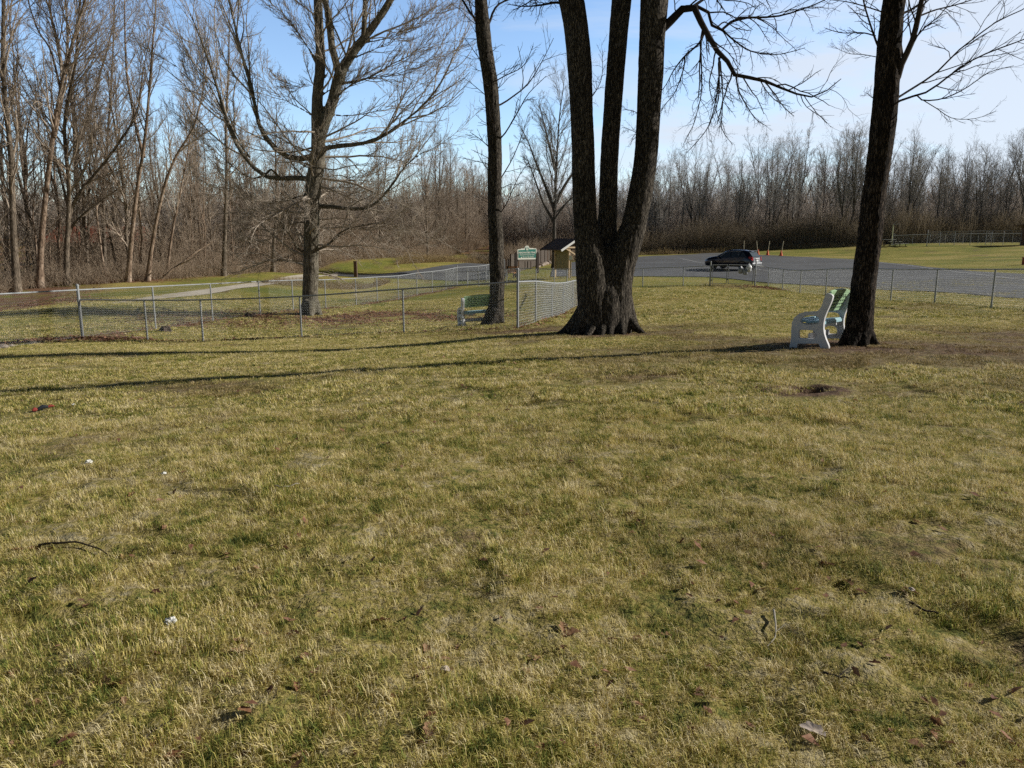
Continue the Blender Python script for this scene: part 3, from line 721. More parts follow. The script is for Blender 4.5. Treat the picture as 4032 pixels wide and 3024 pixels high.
def remeshed(parts, voxel, name, rough=.012, fx=16., fz=2.6, smooth_it=1):
    """fuse capped tubes into one skin and roughen it like bark"""
    mb = MB()
    for pts, rad, S in parts: mb.tube([tuple(p) for p in pts], list(rad), S, 'weld')
    o = obj(name, mb.mesh(name)); md = o.modifiers.new('r', 'REMESH'); md.mode = 'VOXEL'; md.voxel_size = voxel
    if smooth_it: s = o.modifiers.new('s', 'SMOOTH'); s.iterations = smooth_it; s.factor = .5
    dg = bpy.context.evaluated_depsgraph_get(); me = bpy.data.meshes.new_from_object(o.evaluated_get(dg)); rm(o)
    n = len(me.vertices); co = np.empty(n * 3, np.float32); no = np.empty(n * 3, np.float32); me.vertices.foreach_get('co', co); me.vertex_normals.foreach_get('vector', no)
    co, no = co.reshape(-1, 3), no.reshape(-1, 3)
    rid = 1 - np.abs(fbm(co[:, 0] * fx, co[:, 1] * fx, co[:, 2] * fz, 3)) * 2.2
    lump = fbm(co[:, 0] * 3, co[:, 1] * 3, co[:, 2] * 1.2, 2)
    co = co + no * (rough * rid + .02 * lump)[:, None]
    me.vertices.foreach_set('co', co.astype(np.float32).ravel()); me.polygons.foreach_set('use_smooth', np.ones(len(me.polygons), bool)); me.update(); me.name = name
    return me
def rebase(me, loc): me.transform(Matrix.Translation(-Vector(loc))); return me
def rebase_groups(gs, loc): return [(p - np.array(loc)[None, None], r, s) for p, r, s in gs]

def finish_tree(name, base, trunk_me, crown_groups, mt, mc, label, group=None):
    e = empty(name, base, label, 'tree', group)
    obj('trunk', rebase(trunk_me, base), mt, e)
    obj('crown', tube_mesh('crown', rebase_groups(crown_groups, base)), mc, e); return e

# ---- three stemmed tree in the middle
def stem(cs, d, dd=0):
    """cs: (px, py, width px) -> tube part"""
    pts = np.array([(*P(c[0], c[1], d + dd), px_r(c[2], d + dd)) for c in cs]); q = resample(pts, 34); return q[:, :3], q[:, 3], 18
def root(a, b, r0, r1, d, sink=.05):
    """surface root from photo point a (px,py,d) on the bole down to ground point b"""
    A = P(*a); B = G(*b); mid = (A + B) / 2; mid.z = A.z * .28 + B.z * .72; B.z -= sink
    q = resample([(*A, r0), (*mid, (r0 + r1) * .52), (*B, r1)], 12); return q[:, :3], q[:, 3], 12

def triple_tree():
    rng = np.random.default_rng(3); d = 16.8
    bz = G(2380, 1312, 16.7)
    up = lambda cs, top: cs + top
    L = stem([(2345,1330,140),(2345,1250,136),(2338,1150,130),(2330,1040,125),(2318,960,108),(2308,890,92),(2301,798,85),(2295,600,84),(2290,400,84),(2277,200,88),(2262,60,92),(2235,-60,86),(2190,-300,78),(2120,-700,62),(2060,-1150,40),(2010,-1600,14)], d, -.12)
    C = stem([(2385,1330,120),(2385,1200,120),(2388,1050,100),(2388,930,78),(2393,798,69),(2401,600,66),(2415,400,66),(2430,200,68),(2446,0,72),(2470,-300,66),(2500,-800,50),(2520,-1500,14)], d, .24)
    R = stem([(2418,1330,140),(2418,1250,136),(2420,1150,132),(2440,1040,122),(2467,965,112),(2492,900,95),(2515,800,90),(2534,690,86),(2545,600,85),(2557,400,88),(2565,200,92),(2576,0,100),(2590,-300,86),(2640,-800,62),(2700,-1500,14)], d, 0)
    F = stem([(2378,1335,175),(2380,1250,165),(2383,1160,150),(2386,1080,115),(2390,1010,66),(2392,965,30)], d, -.02)
    roots = [root((2330,1190,16.75),(2190,1319,16.6),.24,.05,d), root((2335,1200,16.7),(2250,1328,16.35),.22,.06,d), root((2350,1225,16.6),(2312,1332,16.15),.16,.06,d), root((2380,1200,16.7),(2368,1333,16.1),.11,.06,d),
             root((2405,1225,16.65),(2402,1330,16.1),.09,.06,d), root((2440,1215,16.65),(2455,1325,16.2),.10,.05,d), root((2458,1228,16.7),(2548,1320,16.5),.11,.04,d),
             root((2450,1150,17.1),(2520,1290,17.6),.2,.07,d), root((2340,1150,17.2),(2260,1285,17.8),.2,.07,d)]
    me = remeshed([L, C, R, F] + roots, .024, 'trunk', .009, 24, 3.6)
    lim = []
    def lb(cs, w0, w1, dd=0): lim.append(limb(cs, d + .1, px_r(w0, d), px_r(w1, d), 16, dd))
    lb([(2590,130),(2626,97),(2691,32),(2712,20),(2730,25),(2752,70),(2775,117),(2814,181),(2840,227),(2878,252),(2898,298),(2988,311),(3086,350),(3183,382),(3250,360),(3312,310)], 34, 2.5, -.8)
    lb([(2700,28),(2730,22),(2780,40),(2800,70),(2807,110),(2846,117),(2880,85),(2911,71),(3053,65),(3150,39),(3247,0),(3330,-60)], 15, 2.5, .5)
    lb([(2846,117),(2878,149),(2956,201),(3053,214),(3110,205),(3170,188)], 8, 2, -.3)
    lb([(2775,117),(2755,168),(2697,220),(2652,278),(2625,330),(2600,363)], 10, 2, -.4)
    lb([(2697,220),(2691,272),(2658,363),(2620,410),(2600,440)], 6, 2, -.2)
    lb([(2757,160),(2762,259),(2762,363),(2745,440),(2730,492),(2690,570)], 7, 2, .4)
    lb([(2830,227),(2833,291),(2820,388),(2794,486),(2760,540),(2704,602)], 7, 2, -.5)
    lb([(2836,240),(2846,388),(2840,492),(2855,530),(2885,570)], 6, 2, .3)
    lb([(2898,298),(2911,363),(2963,453),(2990,480),(3021,498)], 7, 2, .3)
    lb([(2990,311),(3020,360),(3060,400),(3110,420)], 5, 2, .3)
    lb([(2730,25),(2830,-40),(2960,-80),(3100,-60),(3240,-90)], 12, 3, 1.2)
    lb([(2235,20),(2190,10),(2130,20),(2060,25),(1990,15)], 12, 2, .6)
    lb([(2225,-60),(2150,-40),(2080,10),(2020,40)], 10, 2, -.5)
    lb([(2300,420),(2345,360),(2370,300),(2372,200)], 4, 2, .8)
    lb([(2560,480),(2500,440),(2460,430)], 4, 1.5, .8); lb([(2555,560),(2500,520),(2450,500)], 4, 1.5, 1.0)
    P1 = [(p, r, 6) for p, r in lim]
    hang = [grow(p, r, 20, rng, (.1, 1), (.5, 1.1), .30, 8, .55, -.65, .17, .0026, .4, taper_t=.3) for p, r in lim]
    h2 = [grow(p, r, 6, rng, (.2, 1), (.4, .9), .5, 6, .7, .25, .2, .0019, .5) for p, r in hang]
    top = [(np.array(s[0])[None], np.array(s[1])[None]) for s in (L, C, R)]
    a = [grow(p, r, 10, rng, (.74, .99), (.5, .9), .22, 8, .5, .4, .1, .02, .2) for p, r in top]
    b = [grow(p, r, 8, rng, (.2, 1), (.4, .9), .5, 5, .6, .1, .15, .007, .4) for p, r in a]
    c = [grow(p, r, 6, rng, (.2, 1), (.4, .9), .5, 4, .6, .1, .15, .005, .4) for p, r in b]
    gs = P1 + [(p, r, 4) for p, r in hang] + [(p, r, 3) for p, r in h2] + [(p, r, 5) for p, r in a] + [(p, r, 3) for p, r in b] + [(p, r, 3) for p, r in c]
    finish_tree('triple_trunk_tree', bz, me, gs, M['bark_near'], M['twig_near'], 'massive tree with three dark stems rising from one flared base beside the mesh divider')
triple_tree()

# ---- tree beside the right bench
def bench_tree():
    rng = np.random.default_rng(4); d = 12.05; bz = G(3385, 1352, 12.05)
    T = stem([(3378,1400,112),(3381,1300,106),(3390,1220,95),(3405,1080,88),(3424,940,86),(3438,800,87),(3460,638,86),(3484,420,84),(3500,200,80),(3520,0,76),(3560,-300,66),(3600,-800,48),(3640,-1500,12)], d)
    roots = [root((3375,1262,12.02),(3300,1360,12.0),.13,.045,d), root((3382,1275,12.02),(3350,1370,11.75),.13,.045,d), root((3400,1285,12.0),(3412,1372,11.72),.09,.045,d), root((3402,1275,12.02),(3468,1369,11.85),.10,.035,d), root((3400,1280,12.2),(3450,1340,12.5),.11,.05,d), root((3365,1280,12.2),(3320,1340,12.55),.11,.05,d)]
    me = remeshed([T] + roots, .019, 'trunk', .010, 26, 4.0)
    lim = []
    def lb(cs, w0, w1, dd=0): lim.append(limb(cs, d, px_r(w0, d), px_r(w1, d), 14, dd))
    lb([(3512,345),(3532,311),(3552,246),(3590,168),(3616,65),(3629,0),(3660,-120),(3700,-300)], 26, 12, -.4)
    lb([(3555,233),(3545,130),(3565,0),(3590,-150)], 9, 4, .4)
    lb([(3505,400),(3529,388),(3590,350),(3688,285),(3765,207),(3830,155),(3927,84),(4024,39),(4120,-20)], 9, 3, .8)
    lb([(3500,425),(3526,408),(3571,382),(3623,375),(3688,337),(3765,278),(3862,220),(4032,155),(4150,110)], 9, 3, -.6)
    lb([(3610,375),(3636,395),(3713,388),(3798,350),(3895,285),(3992,259)], 6, 2, -.3)
    lb([(3636,395),(3688,427),(3752,466),(3843,466),(3914,440)], 4, 1.6, -.4)
    lb([(3475,200),(3461,188),(3442,142),(3409,39),(3396,-20),(3380,-120)], 9, 4, .4)
    lb([(3448,142),(3396,129),(3312,129),(3247,110)], 6, 2, .3)
    lb([(3530,75),(3480,50),(3409,26),(3340,8),(3280,0),(3180,-10)], 6, 2, -.5)
    lb([(3540,60),(3600,30),(3680,-30),(3760,-80)], 10, 3, .3); lb([(3616,65),(3680,40),(3760,20),(3850,-10),(3950,-60)], 7, 2, .5); lb([(3590,168),(3640,110),(3700,60),(3760,-20)], 7, 2, -.4)
    lb([(3480,230),(3400,215),(3340,210),(3275,180)], 4, 1.5, .6); lb([(3470,420),(3430,380),(3400,360)], 3, 1.2, .4)
    g1 = [grow(p, r, 12, rng, (.2, 1), (.4, .9), .34, 6, .6, .12, .14, .0022, .5, taper_t=.35) for p, r in lim]
    g2 = [grow(p, r, 5, rng, (.25, 1), (.4, .9), .5, 5, .7, .1, .17, .0016, .5) for p, r in g1]
    tp = np.array(T[0])[None], np.array(T[1])[None]
    a = grow(*tp, 16, rng, (.72, .99), (.5, .9), .26, 8, .5, .4, .1, .02, .2); b = grow(*a, 8, rng, (.2, 1), (.4, .9), .5, 5, .6, .1, .15, .007, .4); c = grow(*b, 5, rng, (.2, 1), (.4, .9), .5, 4, .6, .1, .15, .005, .4)
    gs = [(p, r, 6) for p, r in lim] + [(p, r, 4) for p, r in g1] + [(p, r, 3) for p, r in g2] + [(*a, 5), (*b, 3), (*c, 3)]
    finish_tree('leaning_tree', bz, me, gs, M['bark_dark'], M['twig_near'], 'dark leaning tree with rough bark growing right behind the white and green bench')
bench_tree()

# ---- slim tree behind the low mesh fence
def slim_tree():
    rng = np.random.default_rng(5); d = 23.7; bz = G(1945, 1278, 23.7)
    T = stem([(1948,1300,80),(1950,1255,68),(1955,1180,60),(1958,1094,57),(1953,930,54),(1948,823,52),(1947,570,51),(1937,380,52),(1926,290,54),(1909,190,53),(1900,100,50),(1894,0,45),(1885,-250,40),(1880,-700,26),(1880,-1200,8)], d)
    roots = [root((1942,1215,23.6),(1888,1282,23.5),.18,.05,d), root((1950,1220,23.5),(1925,1290,23.2),.16,.05,d), root((1960,1220,23.6),(1985,1268,23.5),.12,.04,d), root((1955,1225,23.9),(1970,1265,24.3),.14,.05,d)]
    me = remeshed([T] + roots, .03, 'trunk', .013, 14, 2.4)
    lim = []
    def lb(cs, w0, w1, dd=0): lim.append(limb(cs, d, px_r(w0, d), px_r(w1, d), 12, dd))
    lb([(1945,420),(1975,410),(2020,380),(2080,330),(2130,250),(2180,150)], 8, 2, .8); lb([(1950,560),(1985,530),(2040,440),(2080,370),(2150,300)], 7, 2, -.6)
    lb([(1950,740),(1980,690),(2020,620),(2060,520),(2080,450)], 6, 2, .5); lb([(1950,860),(1990,810),(2040,700),(2080,640)], 5, 2, -.5)
    lb([(1905,110),(1925,95),(1945,40),(1975,10),(2040,-10),(2120,5)], 12, 3, .8); lb([(1945,600),(1905,560),(1880,540),(1850,520)], 5, 2, .7); lb([(1905,150),(1870,80),(1850,20),(1840,-60)], 8, 3, -.5)
    lb([(1945,700),(1900,640),(1880,600)], 4, 1.6, .5); lb([(1953,950),(1985,900),(2020,850)], 4, 1.6, .5); lb([(1935,330),(1985,300),(2060,260),(2100,180)], 5, 2, -.8); lb([(1925,280),(1880,220),(1830,150)], 5, 2, .6)
    g1 = [grow(p, r, 8, rng, (.2, 1), (.4, .9), .45, 5, .75, .2, .14, .004, .5) for p, r in lim]; g2 = [grow(p, r, 4, rng, (.2, 1), (.4, .9), .5, 4, .8, .1, .16, .0032, .5) for p, r in g1]
    tp = np.array(T[0])[None], np.array(T[1])[None]
    s0 = grow(*tp, 40, rng, (.16, .6), (.8, 1.3), .06, 5, .2, .1, .2, .004, .4, taper_t=.1); s1 = grow(*s0, 4, rng, (.2, 1), (.4, .9), .5, 4, .8, .1, .16, .0032, .5)
    a = grow(*tp, 22, rng, (.5, .99), (.4, .8), .2, 7, .5, .4, .1, .012, .2); b = grow(*a, 8, rng, (.2, 1), (.4, .9), .5, 5, .6, .1, .15, .006, .4); c = grow(*b, 5, rng, (.2, 1), (.4, .9), .5, 4, .6, .1, .15, .004, .4)
    gs = [(p, r, 5) for p, r in lim] + [(p, r, 3) for p, r in g1] + [(p, r, 3) for p, r in g2] + [(*s0, 3), (*s1, 3), (*a, 5), (*b, 3), (*c, 3)]
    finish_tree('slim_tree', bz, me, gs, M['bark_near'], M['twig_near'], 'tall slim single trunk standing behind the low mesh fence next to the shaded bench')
slim_tree()

# ---- big spreading maple on the left
def maple():
    rng = np.random.default_rng(6); d = 34.5; bz = G(1222, 1238, 34.5)
    parts = []
    def st(cs, dd=0, n=26, S=12):
        pts = np.array([(*P(c[0], c[1], d + (c[3] if len(c) > 3 else dd)), px_r(c[2], d)) for c in cs]); q = resample(pts, n); parts.append((q[:, :3], q[:, 3], S)); return q[None, :, :3], q[None, :, 3]
    m0 = st([(1222,1260,78),(1222,1200,64),(1222,1150,60),(1225,1000,58),(1228,900,57),(1232,760,58),(1240,690,60),(1254,600,56),(1250,500,44),(1250,380,40),(1262,250,36),(1256,100,32),(1250,0,28),(1242,-200,22),(1235,-500,14),(1230,-750,6)], 0, 40, 16)
    m1 = st([(1258,560,40),(1268,510,42),(1310,400,40),(1335,300,40),(1380,220,34),(1430,155,30),(1500,60,26),(1560,-40,22),(1650,-220,14),(1740,-420,5)], 0)
    m2 = st([(1335,300,26),(1322,240,26),(1308,190,25),(1296,80,23),(1272,-40,18),(1250,-200,12),(1240,-420,4)], -.6)
    m3 = st([(1428,160,18),(1434,100,20),(1436,20,16),(1442,-80,12),(1450,-260,5)], .5)
    main = [m0, m1, m2, m3]
    def lb(cs, w0, w1, dd=0): 
        p, r = limb(cs, d, px_r(w0 * .82, d), px_r(w1 * .7, d), 18, dd); parts.append((p[0], r[0], 9)) ; main.append((p, r))
    lb([(1236,615),(1190,625),(1150,622),(1110,605),(1060,560),(1020,490),(1000,390),(975,290),(950,210),(920,80),(890,-60),(860,-220)], 30, 6, -1.0)
    lb([(1222,705),(1180,700),(1140,702),(1100,703),(1060,700),(1010,670),(950,600),(900,500),(860,360),(800,180),(740,30),(680,-120)], 27, 4, .8)
    lb([(1105,705),(1075,672),(1062,668),(1040,690),(985,700),(900,640),(800,560),(690,480)], 13, 3, -1.5)
    lb([(985,620),(940,560),(880,440),(800,300),(700,150),(620,0)], 11, 3, 1.5); lb([(905,505),(840,420),(740,300),(640,220)], 8, 3, -1)
    lb([(1250,600),(1290,582),(1340,574),(1420,566),(1500,540),(1590,480),(1680,400),(1740,320),(1780,230),(1830,60)], 25, 4, -.8)
    lb([(1238,815),(1290,812),(1340,818),(1420,822),(1480,800),(1550,720),(1600,650),(1680,590),(1760,540)], 24, 4, -1.0)
    lb([(1240,985),(1290,965),(1350,910),(1440,885),(1520,880),(1620,910),(1680,940)], 15, 3, -1.5)
    lb([(1340,330),(1440,310),(1540,255),(1620,210),(1740,120)], 14, 3, 1.0); lb([(1300,420),(1360,350),(1440,310),(1530,300),(1640,260),(1760,200)], 12, 3, -1.5)
    lb([(1245,395),(1290,360),(1340,335),(1400,310),(1450,265)], 12, 3, 1)
    lb([(1225,765),(1170,775),(1130,790),(1040,790),(930,760),(820,740)], 12, 3, -1.5); lb([(1222,880),(1180,875),(1130,890),(1080,930),(1000,955),(920,945)], 10, 3, -1.8)
    lb([(1218,1000),(1180,985),(1150,940),(1100,870),(1030,835),(950,870)], 14, 3, -1.6); lb([(1220,1010),(1190,960),(1150,880),(1080,820),(1000,800)], 9, 3, 1.8)
    lb([(1252,260),(1220,200),(1180,140),(1120,60),(1020,-20)], 13, 3, -.8); lb([(1250,330),(1290,290),(1260,220),(1200,150),(1150,20)], 8, 3, .8)
    lb([(1252,470),(1190,430),(1100,380),(1020,300),(940,250)], 9, 3, 1.5); lb([(1262,330),(1180,340),(1080,310)], 7, 2, -1.3); lb([(1360,240),(1460,200),(1600,130),(1700,40)], 10, 3, -1)
    lb([(1420,170),(1520,150),(1650,90),(1780,20)], 10, 3, 1); lb([(1480,90),(1500,0),(1560,-120)], 10, 4, -.8); lb([(1290,450),(1380,455),(1500,430),(1600,360),(1700,260)], 9, 3, 1.4)
    lb([(1240,720),(1320,690),(1420,700),(1540,650),(1660,560)], 9, 3, 1.5); lb([(1230,870),(1310,850),(1400,760),(1500,700)], 8, 3, 1.6); lb([(1235,920),(1300,880),(1420,900),(1560,960),(1660,1000)], 8, 3, -1.9)
    roots = [root((1215,1190,34.3),(1178,1248,33.9),.28,.1,d), root((1232,1190,34.3),(1265,1248,33.9),.28,.1,d), root((1222,1195,34.1),(1225,1254,33.4),.25,.1,d), root((1230,1190,34.9),(1255,1235,35.4),.25,.1,d)]
    me = remeshed(parts + roots, .05, 'trunk', .010, 9, 1.6, 1)
    az = [grow(m0[0], m0[1], 30, rng, (.14, .98), (.8, 1.35), .19, 10, .3, .55, .1, .02, .2, taper_t=.35)]
    az.append(grow(m1[0], m1[1], 14, rng, (.15, .98), (.6, 1.1), .3, 10, .35, .5, .1, .015, .2, taper_t=.3))
    skirt = [grow(m0[0], m0[1], 30, rng, (.1, .40), (1.15, 1.75), .21, 11, .22, .12, .13, .012, .25, taper_t=.15)]
    sweep = [grow(p, r, 8, rng, (.25, .9), (.2, .55), .55, 12, .5, .55, .09, .012, .2, taper_t=.2) for p, r in main[4:]]
    g1s = main[1:] + az + sweep
    g2 = [grow(p, r, 13, rng, (.2, 1), (.3, .8), .34, 7, .55, .38, .13, .0075, .35, taper_t=.35) for p, r in g1s]
    g3 = [grow(p, r, 7, rng, (.12, 1), (.35, .85), .52, 5, .6, .25, .17, .005, .5) for p, r in g2]
    g4 = [grow(p, r, 2, rng, (.2, 1), (.35, .8), .5, 4, .7, .2, .18, .0042, .55) for p, r in g3[:len(main) - 1 + len(az)]]
    k2 = [grow(p, r, 12, rng, (.12, 1), (.35, .9), .42, 7, .55, .05, .16, .007, .4, taper_t=.35) for p, r in skirt]; k3 = [grow(p, r, 7, rng, (.12, 1), (.35, .9), .55, 5, .6, .1, .18, .005, .5) for p, r in k2]; k4 = [grow(p, r, 3, rng, (.2, 1), (.35, .8), .5, 4, .7, .2, .18, .0042, .55) for p, r in k3]
    gs = [(p, r, 6) for p, r in skirt] + [(p, r, 3) for p, r in k2 + k3 + k4] + [(p, r, 6) for p, r in az + sweep] + [(p, r, 4) for p, r in g2] + [(p, r, 3) for p, r in g3 + g4]
    finish_tree('maple_tree', bz, me, gs, M['bark_maple'], M['twig_maple'], 'big spreading bare maple with many low limbs inside the fenced yard')
maple()

# ---- the wood on the left: trunks one can follow, then the mass behind
def follow_tree(name, cs, d, w, seed, mt, mc, label, n1=22, group=None, extra=(), t1=(.25, .98), len1=.3, fine=6):
    """a tree whose trunk follows photo points cs = [(px,py),...] from the ground up"""
    rng = np.random.default_rng(seed); b = G(cs[0][0], cs[0][1], d)
    pts = [tuple(P(c[0], c[1], d + .03 * k * (seed % 3 - 1))) for k, c in enumerate(cs)]; pts[0] = (b.x, b.y, b.z - .15)
    p = resample(pts, 22); r = px_r(w * .88, d) * (1 - .90 * np.linspace(0, 1, 22) ** .72); r[0] *= 1.4; r[1] *= 1.08
    tg = [(p[None], r[None])]
    for (ecs, ew) in extra:
        q = resample([tuple(P(c[0], c[1], d + .4 * k)) for k, c in enumerate(ecs)], 18); tg.append((q[None], (px_r(ew, d) * (1 - .85 * np.linspace(0, 1, 18)))[None]))
    trunk = tube_mesh('trunk', rebase_groups([(a, c, 10) for a, c in tg], b))
    g1 = [grow(a, c, int(n1 * 1.5) if k == 0 else max(8, int(n1 * .7)), rng, t1, (.35, .8), len1, 8, .5, .5, .12, .012, .25, taper_t=.4) for k, (a, c) in enumerate(tg)]
    g2 = [grow(a, c, 10, rng, (.15, 1), (.35, .85), .5, 6, .55, .25, .17, .009, .4) for a, c in g1]; g3 = [grow(a, c, fine + 3, rng, (.15, 1), (.35, .85), .6, 5, .6, .15, .19, .007, .5) for a, c in g2]
    crown = tube_mesh('crown', rebase_groups([(a, c, 5) for a, c in g1] + [(a, c, 3) for a, c in g2 + g3], b))
    return tree_thing(name, b, trunk, crown, mt, mc, label, group)

follow_tree('dark_tree', [(60,1100),(52,900),(44,633),(22,400),(12,250),(14,0),(20,-400),(20,-900)], 50, 34, 21, M['bark_brown'], M['twig_brown'], 'dark straight trunk at the very left edge of the wood', 30, t1=(.15, .98), len1=.2)
follow_tree('pale_tree', [(155,1126),(158,1040),(168,886),(196,633),(234,380),(272,220),(305,100),(335,0),(400,-250),(450,-600)], 52, 31, 22, M['bark_pale'], M['twig_pale'], 'pale barked tree leaning right and forking, tallest light trunk of the left wood', 20, extra=[([(214,540),(246,330),(222,150),(200,60),(190,-60),(170,-350)], 17), ([(240,360),(200,200),(150,120),(110,0),(60,-200)], 9)], t1=(.35, .98))
follow_tree('forked_tree', [(262,1111),(262,1000),(272,760),(253,506),(270,380),(297,250),(310,60),(330,-200),(330,-600)], 53, 26, 23, M['bark_brown'], M['twig_brown'], 'dark forked tree right of the pale leaning one with arms spreading low', 30, extra=[([(265,880),(300,780),(380,680),(470,560),(540,440),(560,300),(600,100)], 15), ([(262,950),(300,870),(400,790),(500,720)], 11), ([(268,820),(240,700),(200,560),(160,420),(140,250)], 11)], t1=(.2, .98))
follow_tree('pale_tree', [(503,1112),(512,1000),(538,760),(565,590),(582,430),(600,190),(615,0),(640,-350)], 54, 24, 24, M['bark_pale'], M['twig_pale'], 'pale slender tree with a thin whitish second stem joining it from the left', 18, extra=[([(568,620),(540,520),(515,390),(498,280),(492,130),(490,0),(480,-200)], 12)], t1=(.4, .98), len1=.24)
follow_tree('pale_tree', [(579,1106),(600,960),(633,791),(684,633),(760,506),(790,400),(810,300),(830,100)], 55, 23, 25, M['bark_pale'], M['twig_pale'], 'pale tree leaning strongly right, its top lost in the maple twigs', 18, t1=(.35, .98), len1=.28)
follow_tree('slender_tree', [(655,1100),(676,930),(715,730),(740,600),(760,420),(780,200)], 58, 15, 26, M['bark_pale'], M['twig_pale'], 'thin pale stem between the strongly leaning tree and the maple', 14, len1=.22)
follow_tree('dark_tree', [(880,1087),(886,900),(892,665),(890,480),(900,250),(905,0)], 62, 24, 27, M['bark_brown'], M['twig_brown'], 'straight dark trunk in the wood behind the left arms of the maple', 24, len1=.24)
follow_tree('dark_tree', [(1075,1071),(1078,960),(1088,820),(1085,600),(1090,400)], 68, 21, 28, M['bark_brown'], M['twig_brown'], 'dark trunk standing at the wood edge just left of the maple bole', 20, len1=.26)
follow_tree('slender_tree', [(330,1105),(345,980),(350,800),(352,600),(340,350),(335,100)], 60, 15, 29, M['bark_brown'], M['twig_brown'], 'thin brown stem in front of the red roof in the left wood', 20, len1=.22)
follow_tree('dark_tree', [(415,1108),(410,950),(408,760),(425,520),(440,300),(450,50),(450,-250)], 58, 20, 30, M['bark_brown'], M['twig_brown'], 'brown upright tree crossing the middle of the red roof', 26, len1=.24)
follow_tree('slender_tree', [(470,1112),(440,960),(420,880),(380,760),(330,560),(310,380)], 57, 12, 31, M['bark_brown'], M['twig_brown'], 'thin brown stem leaning left across the red roof', 16, len1=.26)
follow_tree('twin_stem_tree', [(2183,985),(2182,930),(2185,800),(2190,690),(2196,560),(2204,450),(2215,370),(2220,330)], 79, 23, 32, M['bark_grey'], M['twig_grey'], 'wide bare tree with upswept limbs behind the roofed information shelter', 24, extra=[([(2184,830),(2150,740),(2110,640),(2080,560),(2050,500)], 14), ([(2186,800),(2230,720),(2270,660),(2300,580)], 16), ([(2190,680),(2160,560),(2140,480),(2120,400)], 12), ([(2184,880),(2140,800),(2100,690),(2070,610)], 12), ([(2186,860),(2240,790),(2310,740)], 10)], t1=(.3, .98), len1=.34)
# ------------------------------------------------------------------ the mass of the woods: copies of a few bare trees, all real trees where they stand
def proto_set(seed, specs, mt, mc):
    out = []
    for i, sp in enumerate(specs):
        tm, cm = bare_tree(seed + i, **sp); tm.materials.append(M[mt]); cm.materials.append(M[mc]); out.append((tm, cm))
    return out
tall = dict(H=17, r=.15, n1=26, n2=10, n3=7, t1=(.3, .93), ang1=(.3, .75), len1=.30, trop1=.45, mr=.011, wob=.22, tap=.3)
R_PROTO = proto_set(300, [tall, dict(tall, forks=2, H=16, lean=(.04, 0)), dict(tall, forks=4, H=17.5, r=.2, n1=24), dict(tall, H=14, r=.11, n1=22, lean=(-.05, 0)),
                          dict(tall, H=12, r=.16, forks=2, t1=(.2, .98), ang1=(.4, .9), len1=.42, wob=.24), dict(tall, H=18, r=.18, forks=3, ang1=(.25, .55))], 'bark_grey', 'twig_grey')
lf = dict(H=16, r=.14, n1=32, n2=10, n3=7, t1=(.12, .99), ang1=(.4, 1.0), len1=.28, trop1=.35, mr=.009, wob=.22)
L_PROTO = proto_set(330, [lf, dict(lf, forks=2, lean=(.05, 0)), dict(lf, H=13, r=.12, lean=(.08, 0)), dict(lf, H=18, r=.2, forks=1), dict(lf, H=9, r=.09, n1=22, len1=.4, ang1=(.4, 1.0))], 'bark_brown', 'twig_brown')
def scatter_trees(name, protos, spots, label, group, seed):
    """spots: list of (x, y, scale, proto index)"""
    rng = np.random.default_rng(seed); first = {}
    for (x, y, s, k) in spots:
        rz = rng.random() * 2 * PI
        if k not in first:
            tm, cm = protos[k]; e = empty(name, (x, y, gz(x, y) - .05), label, 'tree', group, rz)
            obj('trunk', tm, None, e); obj('crown', cm, None, e); first[k] = (e, list(e.children)); e.scale = (s, s, s * rng.uniform(.93, 1.07)); continue
        e, ch = first[k]; c = copy_tree(e, None, ch); c.location = (x, y, gz(x, y) - .05); c.rotation_euler = (0, 0, rz); c.scale = (s, s, s * rng.uniform(.93, 1.07))
def along(pts, n, depth, rng, jit=1.0):
    q = resample([(*xy(c), 0) for c in pts], n); return [(a + rng.normal(0, jit), b + rng.uniform(*depth)) for a, b, _ in q]
r = np.random.default_rng(77)
def height_scale(x, y, top_px, H=16.5):
    """size that lifts the crown to the sky line seen in the photograph at this bearing"""
    px = CX + FPX * x / (y * .99); tp = np.interp(px, [t[0] for t in top_px], [t[1] for t in top_px])
    hz = P(px, tp, y).z - gz(x, y); return hz / H
R_TOP = [(2300,720),(2450,700),(2560,640),(2640,620),(2730,620),(2800,640),(2900,610),(2980,575),(3050,520),(3120,560),(3200,560),(3290,505),(3380,540),(3480,520),(3570,510),(3660,560),(3720,620),(3800,560),(3900,560),(3980,530),(4060,520),(4400,520)]
spots = []
for row, (dep, n) in enumerate([((1, 6), 36), ((7, 16), 36), ((17, 30), 28)]):
    for (x, y) in along([(2440,1000,112),(2600,1000,112),(3000,977,116),(3380,966,110),(3700,962,112),(4032,958,112),(4500,955,110)], n, dep, r, 1.4):
        k = int(r.choice([0, 1, 2, 3, 5, 4], p=[.22, .2, .2, .14, .14, .1])); H = [17, 16, 17.5, 14, 12, 18][k]
        spots.append((x, y, height_scale(x, y, R_TOP, H) * r.uniform(.74, 1.04) * (.8 if k == 4 else 1), k))
scatter_trees('bare_tree', R_PROTO, spots, 'bare grey brown tree in the far wood behind the parking lot and field', 'bare trees of the far right wood', 41)
spots = []
for (x, y) in along([(2060,1010,105),(2150,1005,108),(2260,1004,110),(2330,1002,110),(2440,1000,112)], 11, (2, 26), r, 1.6):
    k = int(r.integers(0, 6)); spots.append((x, y, r.uniform(.42, .62), k))
scatter_trees('bare_tree', R_PROTO, spots, 'low bare tree in the gap of the wood behind the trail sign and shelter', 'bare trees behind the trail sign', 42)
spots = []
L_TOP = [(-200,-200),(0,-100),(150,0),(300,80),(420,120),(560,250),(700,330),(850,420),(1000,480),(1200,560),(1400,590),(1560,600),(1750,590),(1850,640),(1960,680)]
